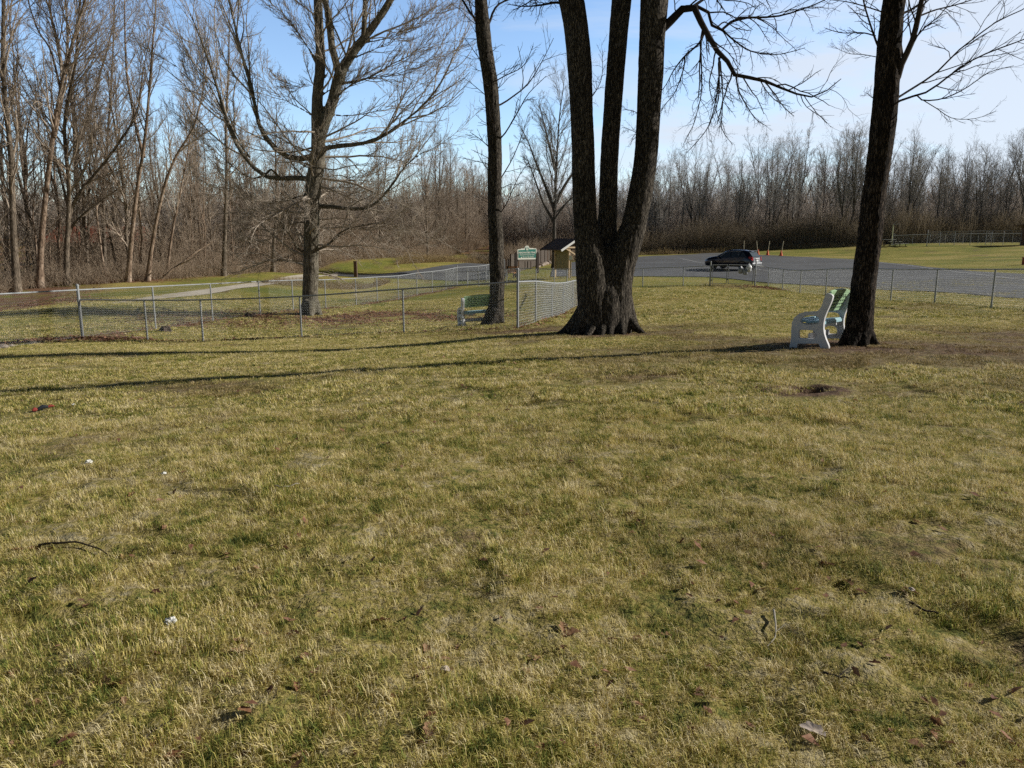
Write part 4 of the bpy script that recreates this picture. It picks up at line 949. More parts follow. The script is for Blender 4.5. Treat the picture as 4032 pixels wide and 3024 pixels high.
for row, (dep, n) in enumerate([((1, 6), 36), ((6, 14), 44), ((14, 26), 42)]):
    for (x, y) in along([(-260,1150,48),(0,1138,51),(155,1124,54),(503,1110,57),(880,1085,65),(1076,1069,71),(1340,1030,86),(1640,1010,99),(1925,966,133)], n, dep, r, .9):
        k = int(r.choice([0, 1, 2, 3, 4], p=[.2, .2, .2, .15, .25])); H = [16, 16, 13, 18, 9][k]
        s = height_scale(x, y, L_TOP, 16) * r.uniform(.6, 1.1); spots.append((x, y, min(s, 1.35) * (1.0 if k != 4 else .9), k))
scatter_trees('bare_tree', L_PROTO, spots, 'bare brown tree in the dense wood along the path on the left', 'bare trees of the left wood', 43)

sl = dict(H=15, r=.085, n1=18, n2=8, n3=6, t1=(.35, .99), ang1=(.3, .7), len1=.2, trop1=.5, mr=.008, wob=.2)
S_PROTO = proto_set(360, [sl, dict(sl, lean=(.10, 0)), dict(sl, lean=(.05, .03), H=17, r=.11, forks=1), dict(sl, H=12, r=.07, lean=(-.06, 0))], 'bark_pale', 'twig_pale')
spots = []
for (x, y) in along([(-200,1150,49),(0,1138,51.5),(155,1124,54.5),(330,1118,55.5),(503,1110,57),(700,1098,61),(880,1085,65.5),(1076,1069,71),(1200,1050,77),(1340,1030,86)], 44, (-.5, 7), r, 1.0):
    k = int(r.integers(0, 4)); spots.append((x, y, min(1.3, height_scale(x, y, L_TOP, 15)) * r.uniform(.65, 1.05), k))
scatter_trees('slender_tree', S_PROTO, spots, 'thin pale barked sapling at the front of the left wood', 'thin pale saplings of the left wood', 44)

# ------------------------------------------------------------------ thickets nobody could count
def thicket(name, pts, depth, n, h, wd, mat, label, seed, lean=.35, forks=3, zoff=0.0, top=None):
    """thin upright shoots along the ground line pts"""
    rng = np.random.default_rng(seed); q = np.array([xy(c) for c in pts]); seg = np.linalg.norm(np.diff(q, axis=0), axis=1); cum = np.concatenate([[0], np.cumsum(seg)])
    s = rng.random(n) * cum[-1]; x = np.interp(s, cum, q[:, 0]); y = np.interp(s, cum, q[:, 1]) + rng.uniform(*depth, n) * 1.0
    hm = .55 + .75 * (fbm(x * .35, y * .35, o=2) + .5); H = rng.uniform(h[0], h[1], n) * np.clip(hm, .35, 1.5)
    z = smooth_z(x, y) - .05 + zoff
    d = _nrm(np.stack([rng.normal(0, lean, n), rng.normal(0, lean, n), np.ones(n)], -1)); K = 5
    p = np.stack([x, y, z], -1); L = [p]
    for k in range(K - 1): d = _nrm(d + rng.normal(0, .16, d.shape)); p = p + d * (H / (K - 1))[:, None]; L.append(p)
    A = np.stack(L, 1); R = (wd * rng.uniform(.6, 1.4, n))[:, None] * np.linspace(1, .35, K)[None]
    gs = [(A, R, 3)]
    if forks: gs.append((*grow(A, R, forks, rng, (.2, .95), (.4, 1.0), .5, 4, .7, .2, .2, wd * .6, .5), 3))
    o = obj(name, tube_mesh(name, gs), M[mat]); return tag(o, label, 'undergrowth', kind='stuff')
LEFT_LINE = [(-420,1160,46),(0,1150,49),(155,1126,53),(503,1112,55),(880,1087,63),(1076,1071,69),(1340,1032,84),(1640,1012,97),(1925,967,131)]
thicket('undergrowth', LEFT_LINE, (-2.2, 4), 13000, (.5, 1.9), .009, 'brush_left', 'knee to head high reddish brown bramble along the foot of the left wood', 61)
thicket('undergrowth', LEFT_LINE, (3, 26), 9000, (1.8, 5.0), .016, 'brush_left', 'tangled brown saplings filling the left wood between its trunks', 62, .3, 4)
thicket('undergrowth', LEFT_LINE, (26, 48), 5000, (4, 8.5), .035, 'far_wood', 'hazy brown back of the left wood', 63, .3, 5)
R_LINE = [(2330,1003,109),(2500,1001,110),(2800,990,112),(3000,977,116),(3200,971,113),(3380,966,110),(3700,961,111),(4032,958,111),(4500,955,109)]
thicket('undergrowth', R_LINE, (-2, 6), 16000, (1.6, 4.6), .02, 'brush_right', 'dark olive brown brush along the foot of the far right wood', 64, .3, 3)
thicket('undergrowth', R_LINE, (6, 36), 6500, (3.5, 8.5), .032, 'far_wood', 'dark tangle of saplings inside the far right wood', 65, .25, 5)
thicket('undergrowth', [(1960,1000,112),(2060,1003,110),(2160,1003,110),(2340,1003,110)], (-16, 8), 3600, (.8, 2.8), .018, 'brush_left', 'brown brush behind the trail sign and shelter', 66, .3, 3)
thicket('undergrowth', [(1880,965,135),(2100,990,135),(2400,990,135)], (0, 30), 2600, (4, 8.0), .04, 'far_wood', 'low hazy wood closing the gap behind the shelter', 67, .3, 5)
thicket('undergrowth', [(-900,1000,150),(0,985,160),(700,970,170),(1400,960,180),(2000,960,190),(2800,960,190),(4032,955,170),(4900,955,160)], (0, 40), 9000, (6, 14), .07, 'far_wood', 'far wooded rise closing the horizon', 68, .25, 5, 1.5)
thicket('straw_grass', [(1560,1055,84),(1640,1046,87),(1720,1038,90),(1790,1032,93),(1880,1030,97),(1950,1030,98)], (-1.5, 3), 5200, (.3, 1.1), .012, 'straw', 'dry straw coloured tall grass on the bank beyond the fence', 69, .5, 0)
thicket('straw_grass', [(1060,1112,59),(1200,1108,58),(1330,1104,57),(1450,1098,59),(1520,1094,63)], (-2.5, 2.5), 5200, (.12, .5), .01, 'straw', 'dry pale grass strip between the path and the tall mesh fence', 70, .6, 0)
thicket('straw_grass', [(2500,1003,106),(2800,996,108),(3000,981,114),(3200,974,111),(3380,969,108),(3470,966,108)], (-1.5, .5), 3600, (.3, 1.0), .018, 'straw', 'dry grass fringe where the far field meets the wood', 71, .5, 0)
thicket('weeds', [(3010,1128,44.9),(3080,1143,42.3),(3149,1155,39.7),(3250,1165,36.5),(3390,1177,33.1),(3506,1186,30.2),(3679,1194,27.0),(3902,1214,23.8),(4186,1240,20.7)], (-.25, .25), 2600, (.05, .26), .006, 'blade', 'dark grass tufts left unmown under the right mesh fence', 72, .7, 0)
thicket('weeds', [(2480,1133,46.8),(2530,1131,46.4),(2689,1128,45.4),(2795,1125,44.4)], (-.2, .2), 900, (.06, .25), .007, 'blade', 'dark tufts under the mesh fence left of the gate', 73, .7, 0)
thicket('brush_bank', [(1860,1026,99),(1920,1022,101),(1985,1020,103)], (-2, 3), 1800, (.5, 1.5), .02, 'brush_right', 'dark green brown brambles on the bank left of the trail sign', 74, .4, 3)

def litter():
    rng = np.random.default_rng(9); n = 130000; x = rng.uniform(-28, 6, n); y = rng.uniform(20, 62, n)
    keep = rng.random(n) < litter_mask(x, y) * np.clip(1.25 - y / 75, .2, 1); x, y = x[keep], y[keep]
    # leaves and pale woodchips along the divider foot and by the gate
    for (line, m, w) in ((DIVID, 800, .28), ([xy((2940,1130,43.8)), xy((3010,1136,43.6)), xy((3060,1142,42.6))], 500, .35), ([(FRONTL[0][0] - 2.2, FRONTL[0][1] - 2.4), FRONTL[0], (FRONTL[0][0] + 2, FRONTL[0][1] - .1)], 900, .3)):
        q = resample([(*p, 0) for p in line], 100); k = rng.integers(0, 100, m); x = np.concatenate([x, q[k, 0] + rng.normal(0, w, m)]); y = np.concatenate([y, q[k, 1] + rng.normal(0, w, m)])
    m = 1000; yy = 2.0 + 14 * rng.random(m) ** 1.5; xx = rng.uniform(-1, 1, m) * (.72 * yy + 1); kp = rng.random(m) < .35 + .9 * np.clip(fbm(xx * .7 + 3, yy * .7, o=2) + .25, 0, 1)
    near = kp.sum(); x = np.concatenate([x, xx[kp]]); y = np.concatenate([y, yy[kp]])
    n = len(x); z = ground_z(x, y) + rng.uniform(.012, .045, n); small = np.ones(n); small[-near:] = .42; z[-near:] -= .012; a = rng.random(n) * 2 * PI; s = rng.uniform(.03, .075, n) * small
    u = np.stack([np.cos(a), np.sin(a), rng.normal(0, .35, n)], -1) * s[:, None]; v = np.stack([-np.sin(a), np.cos(a), rng.normal(0, .35, n)], -1) * (s * .62)[:, None]; c = np.stack([x, y, z], -1); up = np.array([0, 0, 1]) * (s * rng.uniform(-.2, .5, n))[:, None]
    V = np.stack([c - u, c - v * .9 + up, c + u * 1.1, c + v * .9 + up], 1).reshape(-1, 3); o = np.arange(n)[:, None] * 4
    tag(obj('leaf_litter', mesh_np('leaf_litter', V, o + np.array([[0, 1, 2, 3]])), M['litter']), 'brown fallen leaf litter under the maple and along the fences', 'leaf litter', kind='stuff')
litter()
# ------------------------------------------------------------------ chain link fences
def fence_run(name, label, pts, h, post_h=None, ends=(True, True), post_r=.024, pitch=.07, sag=0.0, mid_rail=False, wire_r=.0036, rail_r=.021, rails=None, group=None, ground=True, skip_post=()):
    """pts: post feet (x, y); rail through the post tops, mesh of zig zag wires below it"""
    if rails is None: rails = [gz(*p) + h for p in pts]
    base = Vector((*pts[0], gz(*pts[0]))); e = empty(name, base, label, 'fence', group)
    ph = post_h or h
    for i, p in enumerate(pts):
        if i in skip_post: continue
        end = (i == 0 and ends[0]) or (i == len(pts) - 1 and ends[1]); zt = rails[i] + (ph - h if end else -.012); zb = gz(*p) - .12; r = post_r * (1.45 if end else 1)
        mb = MB(); q = Vector((*p, 0)) - base; q.z = 0
        prof = [(r, zb - base.z), (r, zt - base.z)] + ([(r * 1.15, zt - base.z), (r * 1.15, zt - base.z + .03), (r * .7, zt - base.z + .055), (.004, zt - base.z + .065)] if end else [(.004, zt - base.z + .004)])
        mb.lathe(prof, (q.x, q.y, 0), 12)
        if end:
            for k in (.2, .45, .7, .93): mb.lathe([(r * 1.12, zb + .12 + (zt - zb - .12) * k - base.z - .011), (r * 1.12, zb + .12 + (zt - zb - .12) * k - base.z + .011)], (q.x, q.y, 0), 12)
        mb.build('post', M['galv'], e)
    rp = [(p[0] - base.x, p[1] - base.y, z - base.z - .02) for p, z in zip(pts, rails)]
    fine = resample(rp, max(24, len(rp) * 6)); mb = MB(); mb.tube([tuple(v) for v in fine], rail_r, 8); mb.build('top_rail', M['galv'], e)
    seg = np.linalg.norm(np.diff(fine[:, :2], axis=0), axis=1); cum = np.concatenate([[0], np.cumsum(seg)]); L = cum[-1]
    n = int(L / pitch); s0 = (np.arange(n) + .5) * pitch
    hh = h - .03; K = int(round(hh / (pitch / 2))); kk = np.arange(K + 1); off = np.where(kk % 2 == 0, -1, 1) * pitch * .5
    S = s0[:, None] + off[None]; S = np.clip(S, 0, L); X = np.interp(S, cum, fine[:, 0]); Y = np.interp(S, cum, fine[:, 1]); ZT = np.interp(S, cum, fine[:, 2]) + .03
    ZB = smooth_z(X + base.x, Y + base.y) - base.z + .03 if ground else ZT - hh
    Z = ZB + (ZT - ZB) * (kk / K)[None]
    obj('chain_link', tube_mesh('chain_link', [(np.stack([X, Y, Z], -1), np.full(X.shape, wire_r), 3)]), M['wire'], e)
    if mid_rail:
        mb = MB(); mb.tube([(v[0], v[1], v[2] - h * .5) for v in fine], rail_r * .8, 8); mb.build('middle_rail', M['galv'], e)
    return e
fence_run('chain_link_fence', 'tall galvanised mesh fence running from the left edge away past the maple', PERIM, 1.47, 1.58, (False, True), .027)
# the corner post of that fence is a heavier post: set one more at the corner
def corner_post(p, h, name_parent):
    mb = MB(); b = Vector((*p, gz(*p))); o = name_parent.location
    q = b - Vector(o); mb.lathe([(.042, q.z - .1), (.042, q.z + h), (.05, q.z + h), (.05, q.z + h + .03), (.03, q.z + h + .06), (.004, q.z + h + .07)], (q.x, q.y, 0), 14); mb.build('corner_post', M['galv'], name_parent)
tall_f = [o for o in COL.objects if o.name == 'chain_link_fence'][0]
corner_post(PERIM[2], 1.56, tall_f)
fl_rails = [P(325,1180,23.0).z, P(570,1182,23.0).z, P(786,1181,22.8).z, P(1180,1167,22.5).z, P(1581,1138,21.8).z, P(2038,1110,21.3).z]
fence_run('chain_link_fence', 'low mesh fence across the front of the yard, its rail dark against the grass', FRONTL, 1.2, 1.2, (False, False), .026, rails=[z + .02 for z in fl_rails], skip_post=(0, 5))
dv_rails = [P(2038,1110,21.3).z, P(2107,1108,23).z, P(2172,1115,27.1).z, P(2216,1114,30.6).z, P(2254,1106,34.3).z, P(2287,1097,37).z, P(2284,1075,41).z, P(2274,1049,45).z]
dv = fence_run('chain_link_fence', 'pale dividing mesh fence with wavy top going back beside the triple tree', DIVID, 1.2, 1.5, (True, False), .024, rails=[z + .02 for z in dv_rails], wire_r=.0034, skip_post=(7,))
FAR_F = [xy(c) for c in [(1800,1126,60),(1840,1126,59),(1885,1125,57.5),(1925,1124,56),(1995,1122,54),(2046,1122,52.5),(2110,1128,50.5),(2182,1132,48.5),(2232,1134,46.8),(2274,1136,45)]]
fence_run('chain_link_fence', 'low distant mesh fence between the yard and the trail sign', FAR_F, 1.15, 1.4, (False, True), .028, skip_post=(0,), wire_r=.0026)
BACK_F = [xy(c) for c in [(1800,1126,60),(1842,1122,61),(1883,1121,62.5),(1914,1116,64),(1950,1112,66),(1985,1108,69)]]
fence_run('chain_link_fence', 'tall distant mesh fence climbing behind the slim tree', BACK_F, 1.48, 1.5, (False, False), .03, skip_post=(0,), wire_r=.0026)
GATE_L, GATE_R = xy((2795,1124,44.5)), xy((2972,1123,44.5))
LEFT_F = [xy((2276,1136,45)), xy((2370,1134,45.6)), xy((2450,1132,46.1)), xy((2530,1131,46.5)), xy((2689,1128,45.5)), GATE_L]
fence_run('chain_link_fence', 'low mesh fence between the triple tree and the gate', LEFT_F, 1.16, 1.34, (False, True), .028, skip_post=(0,), wire_r=.0026)
RIGHT_F = [GATE_R] + [xy(c) for c in [(3024,1132,44.8),(3080,1144,42.4),(3149,1156,39.8),(3250,1166,36.6),(3380,1178,33.2),(3506,1187,30.3),(3679,1195,27.1),(3902,1215,23.9),(4186,1240,20.8),(4520,1270,18.2)]]
rr = [gz(*GATE_R) + 1.22] + [P(x, y, d).z for x, y, d in [(3024,1052,44.8),(3080,1059,42.4),(3149,1063,39.8),(3250,1058,36.6),(3380,1055,33.2),(3506,1058,30.3),(3679,1058,27.1),(3902,1058,23.9),(4186,1056,20.8),(4520,1052,18.2)]]
fence_run('chain_link_fence', 'mesh fence from the gate to the right edge in front of the parking lot', RIGHT_F, 1.2, 1.36, (True, False), .027, rails=rr, wire_r=.0027)

def gate_leaf(label, a, b, h, lift=.08):
    A = Vector((*a, gz(*a))); B = Vector((*b, gz(*b))); e = empty('mesh_gate', A, label, 'gate'); d = B - A; L = math.hypot(d.x, d.y); ux, uy = d.x / L, d.y / L
    z0, z1 = lift, h; r = .021; c = lambda s, z: (ux * s, uy * s, z + d.z * s / L)
    mb = MB()
    mb.tube([c(0, z0), c(0, z1)], r, 8).tube([c(L, z0), c(L, z1)], r, 8).tube([c(0, z1 - .02), c(L, z1 - .02)], r * .9, 8).tube([c(0, z0 + .02), c(L, z0 + .02)], r * .9, 8); mb.build('gate_frame', M['galv'], e)
    for k in (.22, .82): MB().box(c(-.04, z0 + (z1 - z0) * k), (.1, .05, .05)).build('hinge', M['dark_metal'], e)
    pitch = .07; n = int(L / pitch); kk = np.arange(int((z1 - z0) / .035) + 1); off = np.where(kk % 2 == 0, -1, 1) * pitch / 2
    S = np.clip((np.arange(n) + .5)[:, None] * pitch + off[None], 0, L); Z = z0 + (z1 - z0) * (kk / kk[-1])[None] + d.z * S / L
    obj('chain_link', tube_mesh('chain_link', [(np.stack([ux * S, uy * S, Z], -1), np.full(S.shape, .0034), 3)]), M['wire'], e)
    return e
gx = lambda px: xy((px, 1124, 44.5))
gate_leaf('narrow left leaf of the mesh double gate by the parking lot', gx(2803), gx(2859), 1.2)
gate_leaf('wide right leaf of the mesh double gate, bags hanging from its rail', gx(2866), gx(2963), 1.2)

# far fences on the right field
F1 = [xy(c) for c in [(3516,957,104),(3592,956,104),(3660,956,104),(3720,956,103.5),(3790,956,103),(3850,956,103),(3910,955,103),(3985,955,103),(4032,955,103)]]
fence_run('chain_link_fence', 'low far mesh fence with one bright top rail across the right field', F1, 1.28, 1.45, (True, False), .03, pitch=.14, wire_r=.005, rail_r=.035)
F2 = [xy(c) for c in [(3650,958,99),(3699,958,99),(3757,959,98.5),(3819,959,98),(3880,960,98),(3902,961,97.5),(3949,961,97),(4018,966,96),(4090,966,96)]]
fence_run('chain_link_fence', 'taller far mesh fence standing in front of the low one at the right edge', F2, 1.75, 1.95, (True, False), .034, pitch=.14, wire_r=.005, rail_r=.022)

# ------------------------------------------------------------------ park benches with moulded end frames
def make_bench():
    e = empty('park_bench', (0, 0, 0))
    k = .00091
    def Z(ps): return [((960 - x) * k * .93, (1192 - y) * k) for x, y in ps]      # x: rear 0 -> front +, y: up
    outer = Z([(236,1192),(250,1120),(266,1000),(262,860),(276,730),(318,645),(400,582),(500,550),(620,541),(715,541),(768,512),(815,440),(845,330),(872,262),(900,220),(940,228),(985,246),(1002,272),(985,345),(950,430),(902,540),(866,640),(850,740),(850,830),(866,920),(902,1020),(946,1110),(962,1155),(957,1192),(878,1192),(868,1165),(850,1165),(840,1192),(818,1180),(802,1130),(776,1096),(400,1108),(378,1124),(371,1192),(318,1192),(305,1165),(285,1165),(275,1192)])
    h1 = Z([(416,690),(440,652),(500,617),(580,606),(660,611),(718,630),(745,662),(742,700),(735,742),(660,764),(560,766),(480,752),(425,722)])
    h2 = Z([(402,874),(428,858),(600,860),(690,870),(730,910),(745,960),(735,1006),(690,1020),(600,1023),(560,1014),(520,1016),(420,1014),(396,1000),(394,900)])
    me = curve_mesh([outer, [(q[0] + (q[0] - .47) * .10, q[1] + (q[1] - .465) * .12) for q in h1], h2], .034, .005, 'end_frame')
    # flat shape (x = forward, y = up) -> bench space (Y forward, Z up)
    me.transform(Matrix(((0, 0, 1, 0), (1, 0, 0, 0), (0, 1, 0, 0), (0, 0, 0, 1))))
    L = 1.27
    a = obj('end_frame', me, M['bench_frame'], e); a.location = (.04, 0, 0); b = a.copy(); COL.objects.link(b); b.parent = e; b.location = (L - .04, 0, 0)
    bc = lambda y: (960 - y) * k * .93
    # backrest: follows the rear edge of the frame, five interlocking boards with square drain holes
    line = resample([(.215, .585), (.12, .67), (.075, .76), (.045, .85), (.02, .885)][::-1], 5)
    up = Vector((0, -.42, .907)); nrm = Vector((0, -.907, -.42))
    c0 = Vector((0, .165, .58)); mb = MB(); ho = MB()
    hs = [.068, .062, .062, .062, .075]; s = 0
    for i, hgt in enumerate(hs):
        cz = c0 + up * (s + hgt / 2); 
        R = Matrix((Vector((1, 0, 0)), -nrm, up)).transposed()
        mb.box((L / 2, cz.y, cz.z), (L - .17, .034, hgt - .011), R, .006)
        nh = 8
        for j in range(nh):
            x = .2 + (L - .4) * (j + (.5 if i % 2 else 0)) / (nh - .5)
            p = cz + up * (hgt * .5 if i < 4 else .0) + nrm * .0178
            if i < 5: ho.box((x, p.y, p.z), (.040, .004, .026), R)
        s += hgt
    # arched top board
    top = []; n = 16
    for j in range(n + 1):
        x = .085 + (L - .17) * j / n; top.append((x, .02 + .035 * math.sin(PI * j / n)))
    base = c0 + up * s; poly = [Vector((x, 0, 0)) + base + up * (.02 + h) for x, h in top] + [Vector((L - .085, 0, 0)) + base, Vector((.085, 0, 0)) + base]
    mb.prism(poly, -nrm * .017, nrm * .017)
    nf = len(mb.f); mb.add(ho.v, ho.f); br = mb.build('backrest', M['bench_green'], e); br.data.materials.append(M['hole'])
    for p_ in list(br.data.polygons)[nf:]: p_.material_index = 1
    mb = MB()
    for i in range(5):
        y = .165 + i * .092; z = .425 + .004 * i + (.012 if i in (0, 4) else 0) - (.012 if i == 2 else 0); mb.box((L / 2, y, z), (L - .17, .086, .034), None, .01)
    mb.box((L / 2, .125, .405), (L - .17, .03, .05), None, .008); mb.build('seat', M['bench_blue'], e)
    mb = MB(); mb.box((L / 2, .33, .19), (L - .16, .03, .10), None, .008); mb.build('stretcher', M['bench_frame'], e)
    mb = MB(); 
    for x in (.35, L - .35): mb.box((x, .34, .36), (.05, .42, .06), None, .008)
    mb.build('seat_support', M['bench_frame'], e)
    return e
def place_bench(e, rear_px, axis_deg, label, slope=None):
    g = G(*rear_px); e.location = g; a = math.radians(axis_deg); 
    ax = Vector((math.cos(a), math.sin(a))); far = Vector((g.x, g.y)) + ax * 1.27; tilt = math.atan2(gz(far.x, far.y) - g.z, 1.27)
    fw = Vector((-math.sin(a), math.cos(a))); fr = Vector((g.x, g.y)) + fw * .6; pit = math.atan2(gz(fr.x, fr.y) - g.z, .6)
    e.rotation_euler = (Matrix.Rotation(a, 3, 'Z') @ Matrix.Rotation(-tilt, 3, 'Y') @ Matrix.Rotation(pit, 3, 'X')).to_euler(); e['label'] = label; e['category'] = 'bench'; e['group'] = 'moulded park benches'
    e.location.z -= .006; s_ = .945 if rear_px[2] < 15 else 1.0; e.scale = (s_, s_, s_)
b1 = make_bench(); place_bench(b1, (3262,1367,11.5), 52.5, 'white framed green backed bench seen from the side against the leaning tree')
b2 = copy_tree(b1); place_bench(b2, (1826,1285,23.2), 22, 'green backed bench half hidden behind the slim tree and low mesh fence')

# ------------------------------------------------------------------ car
def car():
    e = empty('parked_car', (0, 0, 0), 'dark navy hatchback suv parked in the lot, its grey tailgate facing right', 'car')
    # stations along x: rear 0 -> nose 4.6 ; (x, z_bottom, z_belt, z_roof, half width belt, half width roof)
    stt = [(0.0, .50, .92, .98, .76, .70), (.06, .36, .98, 1.06, .86, .74), (.30, .30, 1.02, 1.36, .90, .70), (.62, .28, 1.03, 1.60, .915, .64), (1.0, .27, 1.02, 1.665, .92, .63), (1.6, .27, 1.0, 1.68, .92, .63), (2.2, .27, .98, 1.66, .92, .62), (2.6, .27, .97, 1.58, .92, .61), (3.0, .28, .98, 1.38, .91, .62), (3.38, .28, 1.0, 1.15, .90, .70), (3.8, .29, .98, 1.09, .89, .70), (4.2, .30, .92, 1.02, .86, .64), (4.5, .32, .80, .88, .78, .54), (4.62, .40, .64, .70, .64, .46)]
    xs = np.linspace(0, 4.62, 60); A = np.array(stt); cols = [np.interp(xs, A[:, 0], A[:, i]) for i in range(1, 6)]
    ring = []
    for x, zb, zl, zr, wb, wr in zip(xs, *cols):
        mid = (zb + zl) / 2
        half = [(0, zb), (wb * .88, zb), (wb * .97, zb + .08), (wb, mid), (wb * .985, zl), (wr + (wb - wr) * .12 if zr - zl > .2 else wr, zl + (zr - zl) * .86), (wr * .86, zr - .005), (0, zr + .012)]
        ring.append([(x, -y, z) for y, z in half] + [(x, y, z) for y, z in half[-2:0:-1]])
    V = np.array(ring); nr = V.shape[1]; vs = V.reshape(-1, 3); fs = [[i * nr + k, i * nr + (k + 1) % nr, (i + 1) * nr + (k + 1) % nr, (i + 1) * nr + k] for i in range(len(xs) - 1) for k in range(nr)] + [list(range(nr)), [(len(xs) - 1) * nr + k for k in range(nr)][::-1]]
    MB().add(vs, fs, True).build('body', M['car'], e)
    def side_pt(x, f, sgn):   # point on the cabin side, f: 0 belt .. 1 roof edge
        zl = np.interp(x, A[:, 0], A[:, 2]); zr = np.interp(x, A[:, 0], A[:, 3]); wb = np.interp(x, A[:, 0], A[:, 4]) * .985; wr0 = np.interp(x, A[:, 0], A[:, 5]); w1 = wr0 + (wb - wr0) * .12 if zr - zl > .2 else wr0
        z = zl + (zr - zl) * .86 * f; y = wb + (w1 - wb) * f; return Vector((x, sgn * (y + .008), z))
    for sgn in (-1, 1):
        for (x0, x1, cut, mt) in ((.50, 1.02, 'r', 'glass'), (1.10, 1.95, '', 'glass'), (2.03, 3.12, 'f', 'glass')):
            n = 10; poly_t, poly_b = [], []
            for j in range(n + 1):
                x = x0 + (x1 - x0) * j / n; ft = .93
                if cut == 'f': ft = min(.93, max(.12, (3.18 - x) / .55))
                if cut == 'r': ft = min(.9, .25 + (x - .50) * 1.9)
                poly_t.append(side_pt(x, ft, sgn)); poly_b.append(side_pt(x, .06, sgn))
            mb = MB(); mb.add(poly_b + poly_t, [[j, j + 1, n + 2 + j, n + 1 + j] for j in range(n)], False); w = mb.build('side_window', M[mt], e)
        tr = MB(); tr.tube([side_pt(x, min(.95, max(.1, (3.2 - x) / .55)), sgn) + Vector((0, sgn * .006, 0)) for x in np.linspace(1.02, 3.14, 22)], .012, 6); tr.build('chrome_strip', M['chrome'], e)
        MB().box((3.02, sgn * 1.0, 1.02), (.10, .2, .13), None, .03).build('wing_mirror', M['car'], e)
        MB().box((1.28, sgn * .70, 1.22), (.12, .22, .22), None, .04).build('headrest', M['seat_pale'], e)
    for x in (.85, 3.62):
        for sgn in (-1, 1):
            w = empty('wheel', (x, sgn * .80, .345)); w.parent = e
            mb = MB(); mb.lathe([(.22, -.11), (.33, -.11), (.345, -.08), (.345, .08), (.33, .11), (.22, .11)], n=28); me = mb.mesh('tyre'); me.transform(Matrix.Rotation(PI / 2, 4, 'X')); obj('tyre', me, M['tyre'], w)
            mb = MB(); mb.lathe([(.21, -.02), (.225, .10), (.19, .075), (.06, .095), (.05, .10)], n=20)
            me = mb.mesh('rim'); me.transform(Matrix.Rotation(PI / 2 * (-sgn), 4, 'X')); obj('rim', me, M['rim'], w)
            MB().tube([(x + .40 * math.cos(t), sgn * .915, .36 + .40 * math.sin(t)) for t in np.linspace(-.1, PI + .1, 18)], .035, 6).build('wheel_arch', M['car_trim'], e)
    # tailgate side of the car, catching the sun
    tg = lambda y0, y1, z0, z1, x0, x1, th=.02: [Vector((x0, y0, z0)), Vector((x0, y1, z0)), Vector((x1, y1, z1)), Vector((x1, y0, z1))]
    MB().prism(tg(-.60, .60, 1.10, 1.52, .06, .42), (-.03, 0, .012), (-.018, 0, .02)).build('rear_window', M['glass_rear'], e)
    MB().prism(tg(-.56, .56, .60, 1.06, -.02, .045), (-.05, 0, 0), (-.008, 0, 0)).build('tailgate', M['silver'], e)
    MB().box((-.075, 0, .96), (.03, .62, .06), None, .01).build('chrome_strip', M['chrome'], e)
    MB().box((-.076, 0, .80), (.02, .33, .16), None, .004).build('number_plate', M['white'], e)
    MB().box((-.02, 0, .50), (.16, 1.62, .26), None, .05).build('bumper', M['silver'], e)
    MB().box((.36, 0, 1.60), (.22, 1.18, .04), None, .015).build('spoiler', M['car'], e)
    for sgn in (-1, 1):
        MB().prism([Vector((-.03, sgn * .60, .80)), Vector((-.03, sgn * .86, .84)), Vector((.30, sgn * .925, 1.0)), Vector((.22, sgn * .915, 1.14)), Vector((.02, sgn * .80, 1.12)), Vector((.0, sgn * .62, 1.06))], (-.03, sgn * .012, 0), (.0, sgn * -.02, 0)).build('tail_lamp', M['red_lamp'], e)
        MB().box((1.5, sgn * .60, 1.72), (1.7, .035, .035), None, .012).build('roof_rail', M['dark_metal'], e)
        MB().box((4.42, sgn * .62, .74), (.24, .24, .12), None, .04).build('headlamp', M['glass_rear'], e)
    c = G(2878,1060,65.6); th = math.radians(180 - 46)
    hd = Vector((math.cos(th), math.sin(th), 0)); e.rotation_euler = (0, 0, th); e.location = c - hd * 2.3; e.location.z = gz(c.x, c.y) + .035
    s = .97; e.scale = (s, s, s)
car()

# ------------------------------------------------------------------ cones with leaning poles
def cones():
    first = None
    labs = [('orange cone with a short leaning pole showing just above the car roof', (2928,1010,98), -.03, 1.35), ('orange cone behind the car tailgate, its pale pole leaning left', (2984,1006,97), -.16, 1.2), ('orange cone with leaning pole beside the field, left of the last one', (3022,1005,95), .10, 1.2), ('orange cone with leaning pole, last one to the right on the lot edge', (3075,1009,92), .12, 1.2)]
    for lab, c, lean, ph in labs:
        g = G(*c); g.z += .03
        if first is None:
            first = empty('traffic_cone', g)
            MB().lathe([(.02, 0), (.02, .01)], n=4); mb = MB(); mb.lathe([(.20, .05), (.19, .06), (.055, .62), (.045, .66), (.03, .66)], n=18); mb.build('cone_body', M['cone'], first)
            MB().box((0, 0, .025), (.44, .44, .05), None, .012).build('cone_base', M['cone'], first)
            MB().tube([(0, 0, .5), (0, 0, 1.75)], .035, 8).build('pole', M['cone_pole'], first)
            o = first
        else: o = copy_tree(first, None, list(first.children))
        o.location = g; o.rotation_euler = (0, 0, 0); tag(o, lab, 'traffic cone', 'traffic cones along the lot edge')
        for ch in o.children:
            if ch.name.startswith('pole'): ch.rotation_euler = (0, lean, 0); ch.location = (0.0 - lean * .1, 0, 0)
cones()

